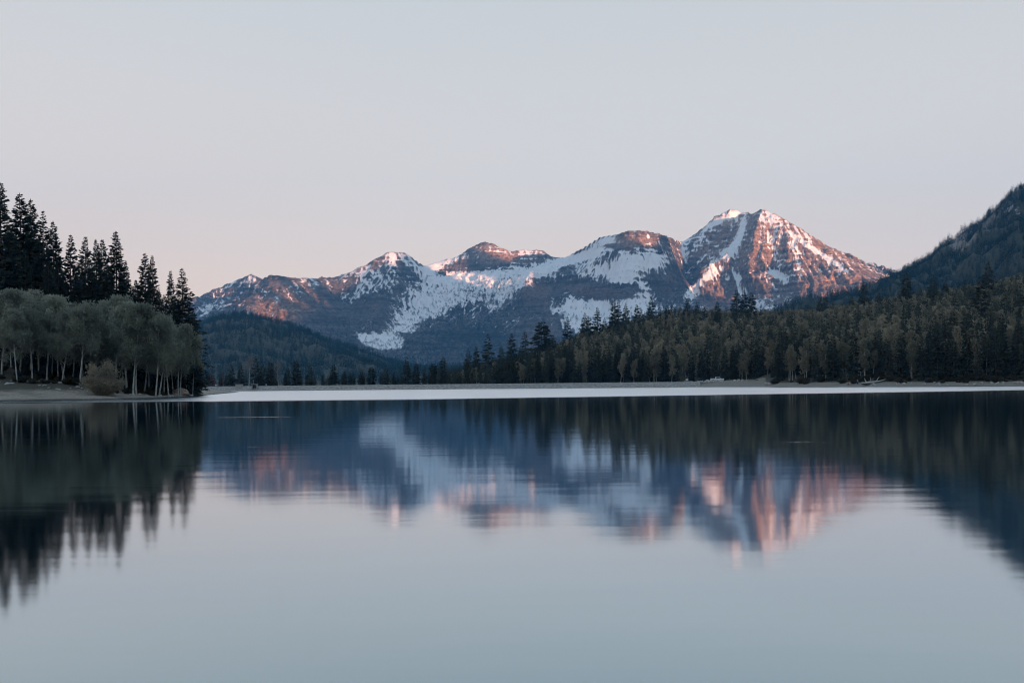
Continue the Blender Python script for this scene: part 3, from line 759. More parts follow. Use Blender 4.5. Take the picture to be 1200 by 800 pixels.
def mat_shore():
    m, nt, out = new_mat('shore_gravel'); t = NT(nt)
    P = t.pos(); z = nt.nodes.new('ShaderNodeSeparateXYZ'); t.link(P, z.inputs[0])
    n1 = t.noise(P, 0.35, 5, 0.6); n2 = t.noise(P, 3.0, 4, 0.7)
    c = t.mix(n1, (0.225, 0.19, 0.155), (0.39, 0.34, 0.28))
    c = t.mix(t.map(n2, 0.42, 0.66, 0, 0.7), c, (0.09, 0.08, 0.07))
    c = t.mix(t.map(t.noise(t.scaled(P, (0.12, 0.5, 1)), 1.0, 4), 0.5, 0.68, 0, 0.55), c, (0.10, 0.09, 0.075))
    wet = t.map(t.math('ADD', z.outputs[2], t.math('MULTIPLY', n1, 0.2)), 0.12, 0.32)
    c = t.mix(wet, (0.05, 0.045, 0.04), c)
    gr = t.map(t.math('ADD', z.outputs[2], t.math('MULTIPLY', t.math('SUBTRACT', n1, 0.5), 1.6)), 1.35, 1.9)
    c = t.mix(gr, c, t.mix(n2, (0.035, 0.034, 0.024), (0.075, 0.068, 0.045)))
    bp = t.n('ShaderNodeBump', Height=n2, Strength=0.6, Distance=0.15)
    b = t.n('ShaderNodeBsdfPrincipled', Base__Color=c, Roughness=0.9, Normal=bp.outputs[0]); t.link(b.outputs[0], out.inputs[0]); return m

def mat_forest_floor():
    m, nt, out = new_mat('forest_floor'); t = NT(nt)
    P = t.pos(); z = nt.nodes.new('ShaderNodeSeparateXYZ'); t.link(P, z.inputs[0])
    n1 = t.noise(P, 0.05, 5, 0.6); n2 = t.noise(P, 1.2, 4, 0.7)
    c = t.mix(n2, (0.028, 0.03, 0.02), (0.07, 0.062, 0.042))
    n3 = t.noise(P, 0.2, 4)
    grav = t.mix(n2, (0.13, 0.118, 0.10), (0.25, 0.225, 0.19))
    ga = nt.nodes.new('ShaderNodeAttribute'); ga.attribute_name = 'gravel'
    g = t.map(t.math('ADD', ga.outputs['Fac'], t.math('MULTIPLY', t.math('SUBTRACT', n3, 0.5), 0.5)), 0.42, 0.58)
    c = t.mix(g, c, grav)
    b = t.n('ShaderNodeBsdfPrincipled', Base__Color=c, Roughness=0.95); t.link(b.outputs[0], out.inputs[0]); return m

def mat_hill():
    """slope under and between the far trees: duff, scree and late snow patches"""
    m, nt, out = new_mat('hillside'); t = NT(nt)
    P = t.pos(); sn = nt.nodes.new('ShaderNodeAttribute'); sn.attribute_name = 'snow'; rk = nt.nodes.new('ShaderNodeAttribute'); rk.attribute_name = 'rock'
    n = t.noise(P, 0.03, 5, 0.65); n2 = t.noise(P, 0.2, 4, 0.7)
    c = t.mix(n2, (0.025, 0.033, 0.026), (0.06, 0.06, 0.045))
    rf = t.math('ADD', rk.outputs['Fac'], t.math('MULTIPLY', t.math('SUBTRACT', n2, 0.5), 0.7))
    c = t.mix(t.map(rf, 0.4, 0.6), c, t.mix(n, (0.13, 0.12, 0.115), (0.26, 0.235, 0.22)))
    sf = t.math('ADD', sn.outputs['Fac'], t.math('MULTIPLY', t.math('SUBTRACT', n2, 0.5), 0.6))
    c = t.mix(t.map(sf, 0.5, 0.58), c, (0.8, 0.81, 0.83))
    bp = t.n('ShaderNodeBump', Height=n2, Strength=0.7, Distance=3.0)
    b = t.n('ShaderNodeBsdfPrincipled', Base__Color=c, Roughness=0.95, Normal=bp.outputs[0]); t.link(b.outputs[0], out.inputs[0]); return m

def mat_water():
    m, nt, out = new_mat('lake_water'); t = NT(nt)
    P = t.pos(); s = nt.nodes.new('ShaderNodeSeparateXYZ'); t.link(P, s.inputs[0])
    x, y = s.outputs[0], s.outputs[1]
    # a breeze ruffles the far water; its front lies obliquely across the lake
    n = t.noise(t.scaled(P, (0.012, 0.05, 1)), 1.0, 3)
    edge = t.math('ADD', 127.0, t.math('MULTIPLY', t.math('MAXIMUM', x, -10.0), 0.42))
    edge = t.math('ADD', edge, t.math('MULTIPLY', t.math('SUBTRACT', n, 0.5), 14.0))
    n4 = t.noise(t.scaled(P, (0.03, 0.35, 1)), 1.0, 4)
    edge = t.math('ADD', edge, t.math('MULTIPLY', t.math('SUBTRACT', n4, 0.5), 14.0))
    gust = t.math('MULTIPLY', t.map(t.math('SUBTRACT', y, edge), -3.0, 8.0), t.map(t.noise(t.scaled(P, (0.008, 0.022, 1)), 1.0, 4), 0.3, 0.55, 0.72, 1.0))
    # cat's-paws: thin stray streaks of ripples on the calm part
    k = t.noise(t.scaled(P, (0.05, 0.55, 1)), 1.0, 2)
    paw = t.map(k, 0.735, 0.78)
    gust = t.math('MAXIMUM', gust, t.math('MULTIPLY', paw, 0.8))
    soft = t.noise(t.scaled(P, (0.02, 0.12, 1)), 1.0, 3)
    rough = t.math('ADD', WATER_ROUGH, t.math('MULTIPLY', soft, 0.02))
    rough = t.math('ADD', rough, t.math('MULTIPLY', gust, GUST_ROUGH))
    sw = t.noise(t.scaled(P, (0.35, 1.3, 1)), 1.0, 3, 0.5)
    sw2 = t.noise(t.scaled(P, (0.10, 0.45, 1)), 1.0, 2, 0.5)
    hgt = t.math('ADD', t.math('MULTIPLY', sw, 0.35), t.math('MULTIPLY', sw2, 1.0))
    bp = t.n('ShaderNodeBump', Height=hgt, Distance=0.02); bp.inputs['Strength'].default_value = WATER_BUMP
    rp = t.noise(t.scaled(P, (0.9, 2.2, 1)), 1.0, 3, 0.7)
    bp2 = t.n('ShaderNodeBump', Height=rp, Distance=0.25, Normal=bp.outputs[0]); t.link(t.math('MULTIPLY', gust, GUST_BUMP), bp2.inputs['Strength'])
    N = bp2.outputs[0]
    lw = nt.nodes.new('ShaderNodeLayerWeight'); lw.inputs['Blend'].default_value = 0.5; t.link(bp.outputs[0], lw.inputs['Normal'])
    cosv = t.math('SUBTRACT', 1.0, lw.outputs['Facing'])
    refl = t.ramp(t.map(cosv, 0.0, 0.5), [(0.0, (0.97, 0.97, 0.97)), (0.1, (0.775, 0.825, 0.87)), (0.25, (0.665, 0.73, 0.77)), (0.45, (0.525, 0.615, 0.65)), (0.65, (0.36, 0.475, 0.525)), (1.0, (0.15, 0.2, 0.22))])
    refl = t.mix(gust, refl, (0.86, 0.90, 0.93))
    g = t.n('ShaderNodeBsdfGlossy', Color=refl, Roughness=rough, Normal=N); g.distribution = 'BECKMANN'
    d = t.n('ShaderNodeBsdfDiffuse', Color=(0.0012, 0.003, 0.004, 1))
    ad = nt.nodes.new('ShaderNodeAddShader'); t.link(g.outputs[0], ad.inputs[0]); t.link(d.outputs[0], ad.inputs[1]); t.link(ad.outputs[0], out.inputs[0])
    return m

def build_land():
    # lake
    X, Y = np.meshgrid(np.linspace(-1500, 1500, 31), np.linspace(-500, 560, 22))
    terrain('lake', X, Y, X * 0, mat_water(), kind='structure')
    X, Y = np.meshgrid(np.linspace(-6400, 6400, 9), np.linspace(-5900, 7200, 9))
    terrain('ground', X, Y, X * 0 - 3.0, mat_forest_floor(), kind='structure')
    # near bank
    X, Y = np.meshgrid(np.arange(-330, -50, 1.25), np.arange(128, 640, 2.0))
    terrain('shore', X, Y, left_height(X, Y), mat_shore(), kind='structure')
    # far bank, valley floor and wooded slope
    px = np.concatenate([np.arange(215, 1430, 4.0)]); q = np.concatenate([np.arange(-9, 60, 2.0), np.arange(60, 420, 8.0), np.arange(420, 1700, 40)])
    PX, Q = np.meshgrid(px, q); Y = shoreY(PX) + Q; X = (PX - 600) / F * Y
    grv = smooth(840, 812, PX) * 0 + smooth(9, 5, Q) * smooth(800, 830, PX) * np.interp(PX, [1000, 1080, 1200], [1, .75, .55]) + smooth(30, 24, Q) * smooth(796, 806, PX) * smooth(905, 890, PX)
    terrain('far_shore', X, Y, far_height(X, Y), mat_forest_floor(), dict(gravel=np.minimum(grv, 1)), kind='structure')

def hill_shape(sky, Yc, x0, x1, y0, y1, cell, seed, tree_h, rough, front):
    """a hill whose crest, with trees on it, makes the given sky line"""
    P = np.array([at(a, b, Yc) for a, b in sky])
    X, Y = np.meshgrid(np.arange(x0, x1, cell), np.arange(y0, y1, cell))
    c = np.interp(X / Y * Yc, P[:, 0], P[:, 2]) - tree_h
    t = np.clip((Y - y0) / (Yc - y0), 0, 1); b = np.clip((Y - Yc) / (y1 - Yc), 0, 1)
    rise = t ** front
    Z = c * rise * (1 - 0.6 * b * b)
    k = np.sin(np.pi * np.clip(t, 0, 1)) ** 0.7 * (b < 1e-6) + 0.0
    Z = Z + rough * k * (ridged(X / 260 + 0.3 * Y / 260, Y / 520, 4, seed) - 0.25) + rough * 0.35 * k * fbm(X / 70, Y / 70, 3, seed + 5)
    return X, Y, Z

def scatter(X, Y, Z, n, rng):
    ny, nx = X.shape
    i = rng.random(n) * (ny - 1.01); j = rng.random(n) * (nx - 1.01)
    i0 = i.astype(int); j0 = j.astype(int); fi = i - i0; fj = j - j0
    def s(A): return (A[i0, j0] * (1 - fj) + A[i0, j0 + 1] * fj) * (1 - fi) + (A[i0 + 1, j0] * (1 - fj) + A[i0 + 1, j0 + 1] * fj) * fi
    return s(X), s(Y), s(Z)

# ------------------------------------------------------------------ trees in their places
LEAF = {}
def build_forest(mtn):
    rng = np.random.default_rng(23)
    L_con = mat_leaf('conifer_needles', (0.024, 0.036, 0.031), (0.080, 0.094, 0.076), 0.15)
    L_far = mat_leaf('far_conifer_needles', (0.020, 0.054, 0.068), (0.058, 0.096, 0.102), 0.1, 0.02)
    L_asp = mat_leaf('aspen_leaves', (0.15, 0.165, 0.125), (0.43, 0.445, 0.36), 0.42)
    L_for = mat_leaf('young_aspen_leaves', (0.068, 0.082, 0.056), (0.42, 0.37, 0.27), 0.4, 0.05)
    L_dead = mat_leaf('bare_twigs', (0.16, 0.14, 0.135), (0.22, 0.19, 0.18), 0.1)
    L_red = mat_leaf('rusty_needles', (0.07, 0.04, 0.038), (0.10, 0.055, 0.05), 0.1)
    L_bush = mat_leaf('willow_leaves', (0.24, 0.21, 0.155), (0.46, 0.41, 0.31), 0.35, 0.8)
    L_under = mat_leaf('undergrowth_leaves', (0.03, 0.032, 0.02), (0.075, 0.065, 0.042), 0.2, 0.3)
    B_asp = mat_aspen_bark(); B_con = simple_mat('conifer_bark', (0.075, 0.06, 0.05), 0.9, 0.4, 3.0)
    LEAF.update(bush=L_bush, under=L_under, bark=B_con)
    # ---- kinds
    big = TreeKind('conifer_tree', [(conifer(rng, 34, r, 0.03, 92, 9, 28, 0.9, g, pw), 34) for r, g, pw in ((6.4, .06, .86), (5.4, .12, .8), (7.0, .14, .95), (5.8, .05, .82))], L_con, B_con)
    asp = TreeKind('aspen_tree', [(aspen(rng, 16, w, b, 44, 12000, 0.37, ln, thin=.42, tight=.5), 16) for w, b, ln in ((7.2, .30, .10), (6.4, .35, .05), (7.6, .32, -.04), (6.0, .37, .15), (6.8, .29, -.10))], L_asp, B_asp)
    con = TreeKind('conifer_tree', [(conifer(rng, 18, r, 0.03, 42, 7, 8, 1.25, g, pw), 18) for r, g, pw in ((2.7, .12, .9), (2.2, .16, .75), (3.1, .14, 1.0))], L_con, B_con)
    rou = TreeKind('conifer_tree', [(conifer(rng, 18, 3.1, 0.05, 38, 8, 9, 1.3, .1, .8, True), 18)], L_con, B_con)
    red = TreeKind('conifer_tree', [(conifer(rng, 12, 1.9, 0.05, 30, 6, 6, .8, .2, .8), 12)], L_red, B_con)
    dead = TreeKind('bare_tree', [(aspen(rng, 14, 3.0, .25, 24, 900, 0.6, .02, thin=.12), 14)], L_dead, B_asp)
    fas = TreeKind('aspen_tree', [(aspen(rng, 14, w, b, 20, 1100, 0.7, ln, sides=6, limbs=6, thin=.5, tight=.55), 14) for w, b, ln in ((3.7, .18, .05), (3.2, .24, .0), (4.2, .22, -.06), (3.0, .28, .09))], L_for, B_asp)

    # ---- near bank: firs
    def on_left(px, Y): X = (px - 600) / F * Y; return X, Y, float(left_height(np.array([X]), np.array([Y]))[0])
    firs = [ # column, top row, distance, variant, width, label
     (3,214,205,0,1.0,'tallest dark fir, cut by the photo edge at the far end of the near bank'),
     (25,226,214,1,1.15,'tall fir with ragged open top beside the tallest fir of the near bank'),
     (38,233,222,1,.9,'slim grey-green fir, third in height order on the near bank, behind the ragged-topped fir'),
     (52.5,246,208,2,1.0,'fir with sparse layered branches showing sky, fourth spire from the tallest fir'),
     (64,259,212,1,.9,'narrow fir hugging the sparse layered fir, fifth spire from the tallest'),
     (84,275,216,3,.9,'fir standing alone across a notch of sky, sixth spire from the tallest'),
     (101.5,277,212,0,.85,'dense pointed fir, seventh spire from the tallest on the near bank'),
     (114,280,224,1,.8,'thin pale-topped fir behind its denser neighbour, eighth spire from the tallest'),
     (121,280.5,208,3,.95,'dense dark fir with blunt tip, ninth spire from the tallest'),
     (137.5,271,206,0,1.05,'conical fir rising clear above its neighbours in the middle of the near bank'),
     (149,305,212,3,.8,'short fir leaning on the flank of the conical fir'),
     (171.5,296,212,1,.9,'fir with open feathery tip, left one of the close pair above the leaning aspens'),
     (180,299,206,3,.85,'darker fir, right one of the close pair above the leaning aspens'),
     (201,317,214,0,.75,'lower dark fir between the close pair and the last fir of the bank'),
     (214.5,314,207,2,1.25,'broad fir with drooping tiered branches, last on the point above the pink boulder')]
    for px, top, Y, k, w, lab in firs:
        X, Y, z = on_left(px, Y); zt = at(px, top, Y)[2]
        big.place(X, Y, z - .2, zt - z + .2, px, k, lab, 'fir', None, w)
    fill = [(12,268,220),(17,300,205),(31,290,204),(45,290,216),(58,306,203),(70,310,206),(76,318,214),(91,318,205),(95,305,222),(108,316,204),(128,320,214),(131,330,204),(144,330,205),(156,335,207),(163,340,214),(187,338,210),(193,345,216),(208,350,213),(221,352,219),(227,362,214),(-12,240,214),(-25,250,206),(-6,295,200),(160,328,225),(112,335,216),(38,318,198)]
    for i, (px, top, Y) in enumerate(fill):
        X, Y, z = on_left(px, Y); zt = at(px, top, Y)[2]
        big.place(X, Y, z - .2, zt - z + .2, i * 1.7, i, 'younger dark fir half hidden between the tall spires and the aspens of the near bank', 'fir', 'younger firs of the near bank', 1.05)
    # ---- near bank: aspens; column of the base, row of the top, distance, variant, yaw, width
    aspens = [
     (2,337,179,0,0.0,1.0,'aspen leaning over the shore at the edge of the photo, pale trunk tilted'),
     (24,340,184,1,1.0,1.0,'round-crowned aspen second along the near bank from the photo edge'),
     (45,344,188,2,2.0,1.0,'aspen with shaded slim trunk in the second row under the sparse layered fir'),
     (55,343,183,0,-.3,.95,'aspen with thick pale trunk leaning toward the big willow shrub'),
     (66,346,192,3,2.2,.95,'aspen with thin tilted stem deep in the grove below the narrow fir'),
     (76,352,187,4,.6,.9,'aspen with curved foot standing in the dark gap of the grove'),
     (93,353,178,1,.4,1.1,'front aspen with straight pale trunk and wide dome crown beside the willow shrub'),
     (104,358,184,2,3.0,.95,'aspen whose pale stem shows just above the willow shrub'),
     (120,352,189,0,1.3,1.0,'aspen behind the willow shrub with dark forked stem'),
     (136,350,187,3,.2,.95,'aspen with thin upright stem between the willow shrub and the leaning pair'),
     (148,349,190,2,1.4,1.0,'tallest aspen crown above the leaning pale pair'),
     (156,356,180,0,-.1,.95,'aspen with bright pale trunk leaning away from the willow shrub'),
     (160,362,182,3,.1,.85,'slimmer twin of the bright leaning aspen, rooted at its foot'),
     (182,364,181,1,.2,.9,'aspen with bright forked pale trunk midway between the leaning pair and the boulder'),
     (186,370,184,4,3.3,.85,'aspen crown just behind the forked pale trunk'),
     (197,372,190,2,.9,.85,'low round aspen tucked under the lower dark fir'),
     (209,378,196,3,.1,.75,'slender straight aspen right behind the pink boulder'),
     (211,384,197,0,-.1,.75,'slender aspen tilting outward behind the pink boulder'),
     (226,386,206,1,1.1,.7,'last small aspen at the tip of the near bank')]
    for px, top, Y, k, yaw, w, lab in aspens:
        X, Y, z = on_left(px, Y); zt = at(px, top - 3 + ((px * 7) % 9), Y)[2]
        asp.place(X, Y, z - .1, zt - z + .1, yaw, k, lab, 'aspen', None, w)
    for i, (px, top, Y) in enumerate([(14,345,194),(35,350,196),(84,356,195),(98,362,197),(112,362,198),(128,364,197),(142,366,196),(168,368,195),(175,374,198),(191,380,200),(203,388,203),(217,392,206),(-14,340,186),(-28,345,182),(60,362,199),(20,362,176),(36,356,179),(72,362,180)]):
        X, Y, z = on_left(px, Y); zt = at(px, top, Y)[2]
        asp.place(X, Y, z - .1, zt - z + .1, i * 1.31, i + 2, 'shaded aspen filling the back of the near grove, its stem lost in the dark', 'aspen', 'shaded aspens at the back of the near grove', .9)

    # ---- row behind the dam
    def on_far(px, Y): X = (px - 600) / F * Y; return X, Y, float(far_height(np.array([X]), np.array([Y]))[0])
    row = [(247,431.5,red,.9,'rusty young conifer at the near end of the dam'),(261,430,red,.8,'second rusty conifer along the dam, slimmer than the first'),
     (271,426,con,1.2,'wide dark conifer behind the pale outlet block of the dam'),(282,424,con,.9,'narrow dark conifer left of the bleached bare tree'),
     (292.5,417.5,dead,1.3,'bleached bare tree rising above the dam gate tower'),(300,417,con,1.0,'tall dark conifer right beside the bleached bare tree'),
     (307.5,423,con,.9,'conifer between the tall one by the bleached tree and the forked pair'),(317,421,con,1.1,'conifer with a pale dead stem in front of it behind the dam'),
     (327,423,dead,1.3,'greyish thin-crowned tree amid the dam conifers'),(337,427,con,.9,'small conifer following the greyish thin tree on the dam row'),
     (347,422,con,1.35,'broad pointed conifer standing free behind the dam, grey snag at its side'),(363,426,con,1.25,'rounded dark conifer standing free, next along from the broad pointed one'),
     (382,442,con,1.0,'tiny conifer in the gap of the dam row'),(391,427,con,1.3,'broad conifer just past the gap in the dam row'),
     (404,434,con,1.2,'low conifer after the broad one past the gap'),(411,436,con,.9,'lowest slim conifer beside the low one after the gap'),
     (424,433,con,1.4,'squat wide conifer in the middle of the dam row'),(435.5,430,rou,1.0,'round-topped dark conifer in the middle of the dam row'),
     (452.5,430,con,1.4,'wide conifer beyond the round-topped one on the dam row'),(462,435.5,con,.9,'slim low conifer, one of two leading to the tall spire'),
     (470,437,con,1.0,'lowest conifer directly before the tall spire of the dam row'),(477,417.5,con,1.0,'tall spire of the dam row below the blue hill end'),
     (488,425,con,1.2,'ragged conifer after the tall spire of the dam row'),(498,429,con,.8,'thin spindle conifer near the end of the dam row'),
     (508,426,rou,1.1,'bushy conifer where the dam row meets the forest'),(519.5,418,con,1.1,'dark conifer where the forest edge starts to climb')]
    for i, (px, top, kd, w, lab) in enumerate(row):
        X, Y, z = on_far(px, 474 + (i * 37 % 11)); zt = at(px, top, Y)[2]
        kd.place(X, Y, z - .2, zt - z + .2, i * 1.9, i, lab, 'bare tree' if kd is dead else 'conifer', None, w * 1.35)
    for i in range(46):
        px = 238 + i * 6.3 + rng.uniform(-2, 2); X, Y, z = on_far(px, 482 + rng.uniform(0, 30)); top = 441 + rng.uniform(-6, 3) - 5 * smooth(470, 540, px); zt = at(px, top, Y)[2]
        (red if i % 7 == 2 else con).place(X, Y, z - .2, zt - z + .2, i * 1.3, i, 'small dark conifer filling the gaps of the row behind the dam', 'conifer', 'small conifers of the dam row', 1.7)
    # ---- spires standing above the canopy of the wooded slope
    sp = [(549,408.5),(558.5,406),(572.5,390.7),(587.5,404.4),(600,390.7),(616,388),(635.7,377),(649,392),(666,371),(686,366),(690,370),(701,359.6),(709,372),(720.6,352),(725.5,353.5),(734,355),(747,356.6),(752,360),(764,349),(783,358),(806.6,349),(817.5,353.5),(841.6,353.4),(864,339),(873,339),(881.6,343),(961.5,347),(968,345),(999,347),(1014,329.6),(1030.5,342),(1062.4,319),(1066,326),(1094.6,321),(1108.6,331),(1151,322.6),(1159.4,305),(1198,345)]
    ORD = ['first','second','third','fourth','fifth','sixth','seventh','eighth','ninth','tenth','eleventh','twelfth','thirteenth','fourteenth','fifteenth','sixteenth','seventeenth','eighteenth','nineteenth','twentieth','twenty-first','twenty-second','twenty-third','twenty-fourth','twenty-fifth','twenty-sixth','twenty-seventh','twenty-eighth','twenty-ninth','thirtieth','thirty-first']
    con_xy = []
    for i, (px, top) in enumerate(sp):
        Ys = float(shoreY(px)); dep = float(np.interp(px, [450, 560, 700, 1200], [160, 220, 330, 360]))
        if px < 640: Y = Ys + 30 + 4 * (px - 520) * 0.25
        else: Y = Ys + dep * (0.72 + 0.18 * ((i * 0.37) % 1))
        if px in (1198, 1151): Y = Ys + 120
        X, Y, z = on_far(px, Y); zt = at(px, top, Y)[2]
        h = max(zt - z, 6)
        if px == 635.7: rou.place(X, Y, z - .2, h + .2, 0, 0, 'bushy round-topped conifer, widest on the forest skyline', 'conifer', None, 1.35); continue
        lab = (f'{ORD[5 - i]} dark conifer spire before the bushy round-topped one, counting back toward the dam' if i < 6 else f'{ORD[i - 7]} dark conifer spire past the bushy round-topped one on the forest skyline')
        con.place(X, Y, z - .2, h + .2, i * 2.1, i, lab, 'conifer', None, 1.35 if h > 14 else 1.6)
        con_xy.append((X, Y))
    # ---- the wooded slope: the trees that show largest one by one, the rest as one mass
    n = 26000
    px = rng.uniform(505, 1300, n); q = rng.random(n) ** 0.8
    Ys = shoreY(px); dep = np.interp(px, [450, 560, 700, 1200], [160, 220, 330, 360])
    s = 7 + q * (dep * 1.06); Y = Ys + s; X = (px - 600) / F * Y
    s0 = np.interp(px, [505, 700, 790, 800, 900, 912, 1015, 1070, 1100], [10, 10, 14, 32, 32, 10, 9, 11, 5])
    ok = s > s0
    cell = {}; keep = []
    for i in np.argsort(rng.random(n)):
        if not ok[i]: continue
        d = 3.2 if s[i] < 40 else 4.0
        kx, ky = int(X[i] // d), int(Y[i] // d)
        if any((kx + a, ky + b) in cell and (X[cell[(kx + a, ky + b)]] - X[i]) ** 2 + (Y[cell[(kx + a, ky + b)]] - Y[i]) ** 2 < d * d for a in (-1, 0, 1) for b in (-1, 0, 1)): continue
        cell[(kx, ky)] = i; keep.append(i)
    keep = np.array(keep)
    X, Y, px, s = X[keep], Y[keep], px[keep], s[keep]; Z = far_height(X, Y)
    patch = fbm(X / 55, Y / 80, 3, 71)
    pc = 0.44 + 0.7 * patch + 0.22 * smooth(60, 10, s) * (px > 700) + 0.55 * smooth(700, 560, px)
    is_con = rng.random(len(X)) < np.clip(pc, 0.06, 0.9)
    h = np.where(is_con, rng.normal(15.0, 3.0, len(X)), rng.normal(12.2, 1.9, len(X))); h = np.clip(h, 6, 19)
    h = h * np.interp(px, [505, 560, 640, 720], [0.6, 0.72, 0.9, 1.0])
    # keep ordinary crowns under the sky line of the photograph
    zc = canopy_z(px, Y) + np.where(is_con, rng.uniform(-1, 6, len(X)), rng.uniform(-2.5, 2.5, len(X))); h = np.minimum(h, np.maximum(zc - Z, 4.5))
    show = h / Y * (1.0 + 1.2 * smooth(70, 5, s))
    def pick(mask, m):
        idx = np.where(mask)[0]; o = idx[np.argsort(-show[idx])]; return o[:m], o[m:]
    inview = px < 1215
    c_i, c_r = pick(is_con & inview, 185); a_i, a_r = pick(~is_con & inview, 245)
    c_r = np.concatenate([c_r, np.where(is_con & ~inview)[0]]); a_r = np.concatenate([a_r, np.where(~is_con & ~inview)[0]])
    for i in c_i: con.place(X[i], Y[i], Z[i] - .2, h[i], rng.uniform(0, 6), int(rng.integers(3)), 'dark conifer among the aspens in the front rows of the far wooded slope', 'conifer', 'conifers in the front rows of the far wooded slope', 1.0)
    for i in a_i: fas.place(X[i], Y[i], Z[i] - .1, h[i], rng.uniform(0, 6), int(rng.integers(4)), 'pale-stemmed young aspen in the front rows of the far wooded slope', 'aspen', 'aspens in the front rows of the far wooded slope', 1.05)
    lowc = [conifer(rng, 18, r, 0.05, 24, 5, 3, 1.5, .15, pw) for r, pw in ((2.2, .85), (1.8, .7), (2.5, .95))]
    stuff_forest('conifer_forest', [joinvf([c, t]) for c, t in lowc], np.stack([X[c_r], Y[c_r], Z[c_r] - .2, h[c_r] / 18, rng.uniform(0, 6, len(c_r)), rng.integers(0, 3, len(c_r)), rng.random(len(c_r))], 1), L_con, 'dark conifers massed on the wooded slope across the lake')
    lowa = [aspen(rng, 14, w, b, 14, 420, .95, ln, sides=4, limbs=4, thin=.55, tight=.55) for w, b, ln in ((3.7, .2, .05), (3.2, .26, .0), (4.2, .24, -.06), (3.0, .28, .08))]
    mi = [np.concatenate([np.zeros(len(c[1])), np.ones(len(t[1]))]) for c, t in lowa]
    stuff_forest('aspen_forest', [joinvf([c, t]) for c, t in lowa], np.stack([X[a_r], Y[a_r], Z[a_r] - .1, h[a_r] / 14, rng.uniform(0, 6, len(a_r)), rng.integers(0, 4, len(a_r)), rng.random(len(a_r))], 1), [L_for, B_asp], 'grey-green young aspens massed on the wooded slope across the lake', mi)
    print('slope trees', len(X), len(c_r), len(a_r))

    # ---- blue wooded hill across the valley
    tiny = [conifer(rng, 18, r, 0.02, 14, 5, 3, 2.1, .05, pw)[0] for r, pw in ((3.0, .85), (2.5, .75), (3.3, .95))]
    skyl = [(60,395),(150,385),(200,379),(235,374),(250,368),(265,363.5),(280,361.5),(300,366),(325,371),(345,376),(360,383),(375,389),(400,398),(430,409),(455,417),(480,424),(520,433),(560,440),(640,446)]
    Xh, Yh, Zh = hill_shape(skyl, 2500, -1350, 120, 1500, 3300, 14, 31, 15, 42, 1.15)
    terrain('hill', Xh, Yh, Zh, mat_hill(), dict(snow=Zh * 0, rock=Zh * 0), kind='structure')
    x, y, z = scatter(Xh, Yh, Zh, 17000, rng); k = (y < 2640)
    x, y, z = x[k], y[k], z[k]; m = len(x)
    stuff_forest('hill_forest', tiny, np.stack([x, y, z - .5, rng.uniform(.65, 1.15, m), rng.uniform(0, 6, m), rng.integers(0, 3, m), (0.5 * fbm(x / 90, y / 140, 3, 9) + 0.5 + 0.3 * rng.random(m)) % 1.0], 1), L_far, 'blue-green conifers covering the low hill before the mountain')
    # ---- steep wooded hill on the other side
    skyr = [(900,372),(1000,352),(1020,341),(1035,329.5),(1047,322),(1060,315.5),(1075,305),(1090,295.5),(1100,288),(1110,281),(1122,274.5),(1135,266),(1150,257.5),(1160,249),(1168,242),(1178,231),(1186,224),(1194,217.5),(1203,212.5),(1230,196),(1300,165),(1420,130)]
    Xr, Yr, Zr = hill_shape(skyr, 2100, 500, 1560, 1250, 2700, 12, 47, 11, 90, 0.9)
    pxr, pyr = proj(Xr, Yr, Zr)
    rock = 0.04 + 0.8 * blob(pxr, pyr, 1126, 284, 14, 8, -25) + 0.32 * blob(pxr, pyr, 1150, 265, 40, 25, -35) + 0.25 * fbm(Xr / 60, Yr / 60, 3, 3) + .08
    snw = 0.12 + 0.35 * fbm(Xr / 30, Yr / 45, 3, 13) + 0.42 * blob(pxr, pyr, 1186, 247, 9, 4) + 0.3 * blob(pxr, pyr, 1160, 278, 6, 3, 20) + 0.3 * blob(pxr, pyr, 1112, 294, 5, 3) + 0.3 * blob(pxr, pyr, 1085, 330, 5, 2) + .2 * smooth(170, 260, Zr)
    terrain('hillside', Xr, Yr, Zr, mat_hill(), dict(snow=snw, rock=rock), kind='structure')
    x, y, z = scatter(Xr, Yr, Zr, 40000, rng)
    pxs, pys = proj(x, y, z); bare = .8 * blob(pxs, pys, 1126, 284, 14, 8, -25) + .6 * blob(pxs, pys, 1186, 247, 9, 4) + .4 * blob(pxs, pys, 1160, 278, 6, 3, 20) + .4 * blob(pxs, pys, 1112, 294, 5, 3) + 0.5 * (fbm(x / 60, y / 60, 3, 3) > .2)
    k = (y < 2230) & (rng.random(len(x)) > bare)
    x, y, z = x[k], y[k], z[k]; m = len(x)
    stuff_forest('hillside_forest', tiny, np.stack([x, y, z - .5, rng.uniform(.5, 1.0, m) * (.8 + .4 * (fbm(x / 40, y / 40, 2, 4) > .1)), rng.uniform(0, 6, m), rng.integers(0, 3, m), rng.random(m)], 1), L_far, 'dark conifers scattered up the steep rocky hillside')
    # ---- trees on the foot of the mountain
    MX, MY, MZ, mpx, mpy, ms = mtn
    speck = [conifer(rng, 16, 3.0, 0.0, 6, 4, 1, 4.5, .0, .85)[0] for _ in range(2)]
    ny, nx = MX.shape; i = rng.integers(0, ny, 200000); j = rng.integers(0, nx, 200000)
    X0, Y0, Z0, P0, Q0, S0 = (A[i, j] for A in (MX, MY, MZ, mpx, mpy, ms))
    den = 0.9 * smooth(500, 300, Z0 + 60 * fbm(X0 / 80, Y0 / 80, 3, 15)) + 1.3 * blob(P0, Q0, 545, 345, 60, 16, -12) + 1.1 * blob(P0, Q0, 590, 345, 26, 18, -35) + .35 * blob(P0, Q0, 670, 320, 30, 8) + .5 * blob(P0, Q0, 790, 350, 26, 14, -30)
